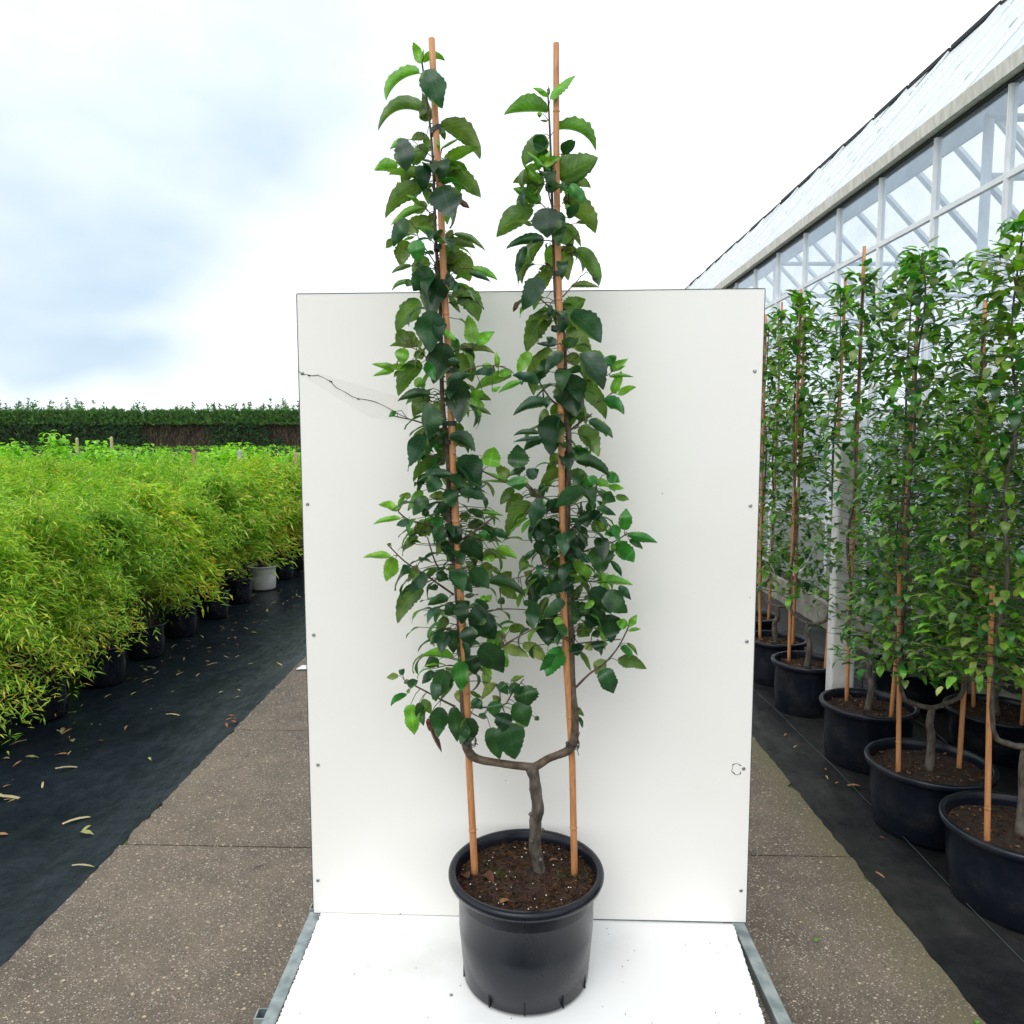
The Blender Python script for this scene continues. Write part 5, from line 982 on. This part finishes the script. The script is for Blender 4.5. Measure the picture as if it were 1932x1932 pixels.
def patches(x, z): return mnoise.noise(Vector((x * .22, z * .35, 2.1))) + .5 * mnoise.noise(Vector((x * .9, z * .8, 5))) > (.12 if x > -27 else -.25)
hedge_tufts(gt, rh, 15000, HX0, HX1, HY - .2, .3, 3.3, .22, G2, 0, .45, patches)
x = HX0
while x < HX1:                                           # leaders sticking out of the clipped top
    hh = 4.3 + rh.uniform(0, .7) * (rh.random() < .8) + .22 * math.sin(x * .31) + .12 * math.sin(x * 1.3); yy = HY + rh.uniform(0, 1.2); c = rh.choice(G1)
    for k in range(34):
        u = rh.random(); p = Vector((x + rh.gauss(0, .05), yy, 3.7 + (hh - 3.7) * u)); w = (1 - u) * .30 + .05; a = rh.choice((-1, 1)); d = Vector((a * w, rh.uniform(-.2, .2), w * rh.uniform(.4, 1.1))); s = Vector((0, 0, .06))
        gt.add([p - s, p + s, p + d], [(0, 1, 2)], vary(c, rh, .25))
    x += rh.uniform(.14, .34)
Hm(gt, 'foliage', M['conifer'])
lo = empty('low_hedge', (-20, 42, 0)); tag(lo, 'low even green hedge in front of the tall brown hedge', 'hedge')
b = MB(); b.box((-24, 0, 0), (26, 1.0, 1.5)); b.build('core', simple('low_hedge_core', (.02, .045, .015), (.035, .07, .02), .9, 2), lo)
b = MB()
for i in range(9000):
    p = Vector((rh.uniform(-24, 26), rh.uniform(-.1, 1.0), rh.uniform(.9, 1.66))); d = Vector((rh.uniform(-.14, .14), rh.uniform(-.1, 0), rh.uniform(.0, .13))); s = Vector((.045, 0, .02)); b.add([p - s, p + s, p + d], [(0, 1, 2)], vary((.14, .32, .05), rh, .3))
b.build('foliage', M['vine'], lo)

# ------------------------------------------------------------------ dry leaves and litter
def litter(name, L, W, col, rr, cup=.3, droop=.35, n=4):
    b = MB(); leaf3d(b, rr, (-L * .5 , 0, .007), Vector((1, 0, .04)), Vector((0, 0, 1)), L, W, droop, col, n=n, cup=cup); return b.mesh(name, M['dry'])
rl = random.Random(77)
lm = [litter('fallen_leaf', .05, .014, (.42, .22, .10), rl), litter('fallen_leaf', .065, .012, (.50, .40, .22), rl), litter('fallen_leaf', .045, .018, (.30, .11, .045), rl), litter('fallen_leaf', .075, .013, (.52, .44, .26), rl, .2, .5), litter('fallen_leaf', .05, .02, (.34, .36, .13), rl)]
def put(me, x, y, z, rz, s, label, group=None, tilt=0):
    o = bpy.data.objects.new('fallen_leaf', me); COL.objects.link(o); o.location = (x, y, z); o.rotation_euler = (tilt, rl.uniform(-.2, .2), rz); o.scale = (s, s, s); tag(o, label, 'leaf', group); return o
n_ = 0
while n_ < 170:
    y = 3.3 + rl.random() ** 1.3 * 7.5; e = rl.random(); x = -3.05 + (1.2 * e ** 1.5) + rl.uniform(-.15, .1)
    if x > -1.88 or (e > .6 and rl.random() < .5): continue
    put(rl.choice(lm), x, y, .0, rl.uniform(0, 6.28), rl.choice((.5, .6, .8, .9, 1.1, 1.5)), 'dry leaf or strip lying among others on the black cloth left of the path', 'dry leaves scattered on the left cloth'); n_ += 1
G4 = lambda x, y, z=.004: PZ(x, y, z)
q = G4(160, 1636); put(lm[3], q.x, q.y, .012, .5, 1.3, 'pale curled leaf lying at the left edge of the concrete path')
for i, (x, y) in enumerate(((437, 1352), (446, 1358), (440, 1364), (432, 1360), (428, 1372))):
    q = G4(x, y); put(lm[2], q.x, q.y, .006 + i * .002, i * 1.3, 1.1, 'rust brown leaf in the small pile touching the left path edge', 'rust brown leaves piled at the path edge')
for x, y, s, lab in ((22, 1505, 2.6, 'largest pale dry strip on the left cloth at the photo edge'), (135, 1448, 2.2, 'broad yellow dry strip on the left cloth below the bamboo'), (150, 1545, 2.0, 'thin bent straw on the left cloth near the path')):
    q = G4(x, y); put(lm[3], q.x, q.y, .004, .25 + x * .004, s, lab)
q = G4(1612, 1489); put(lm[0], q.x, q.y, .02, .15, 1.6, 'orange dry leaf on the black cloth beside the second row pot')
q = G4(1661, 1659); put(lm[0], q.x, q.y, .02, -1.0, .9, 'small orange leaf standing in the seam right of the path')
for i in range(12): put(lm[rl.randrange(3)], 1.6 + rl.random() * .2, 3.2 + rl.random() * 4, .022, rl.uniform(0, 6), .7, 'small dry leaf on the black cloth between the path and the pots', 'small leaves on the right cloth')
gl = litter('fallen_leaf', .022, .012, (.10, .34, .03), rl); 
for x, y, lab in ((1541, 1776, 'small fresh green leaf on the path right of the trolley'), (1844, 1931, 'tiny green leaf on the path at the bottom right corner')):
    q = G4(x, y); put(gl, q.x, q.y, .004, .8, 1.2, lab)
q = G4(488, 1638); b = MB(); b.tube([(-.018, -.012, .006), (-.004, -.002, .009), (.008, .004, .008), (.018, .016, .004)], [.001, .003, .0025, .001], 6)
tag(b.build('twig', M['bark'], None, (q.x, q.y, .003)), 'short dark twig lying on the path left of the board', 'twig')
q = G4(571, 1263); b = MB(); b.add([(-.05, -.02, .004), (.0, -.03, .012), (.07, -.01, .006), (.06, .04, .02), (-.01, .03, .028), (-.05, .025, .006)], [(0, 1, 4), (0, 4, 5), (1, 2, 4), (2, 3, 4)])
tag(b.build('paper_scrap', M['tagw'], None, (q.x, q.y, .004)), 'crumpled white scrap at the path edge beside the board', 'litter')
# crushed dark specks on the deck
for x, y in ((1000 + 205, 1700 + 38),): pass
b = MB(); rq = random.Random(2)
for i in range(60):
    x = rq.uniform(xl + .03, xr - .03); y = rq.uniform(yf + .03, yb - .02); s = rq.uniform(.0008, .002); p = Vector((x - ox, y - oy, ZD + .0012)); b.add([p + Vector((-s, 0, 0)), p + Vector((0, -s, 0)), p + Vector((s, 0, 0)), p + Vector((0, s, s))], [(0, 1, 2, 3)], vary((.06, .04, .03), rq))
tag(b.build('dirt_specks', M['soilbit'], tro), kind='stuff')
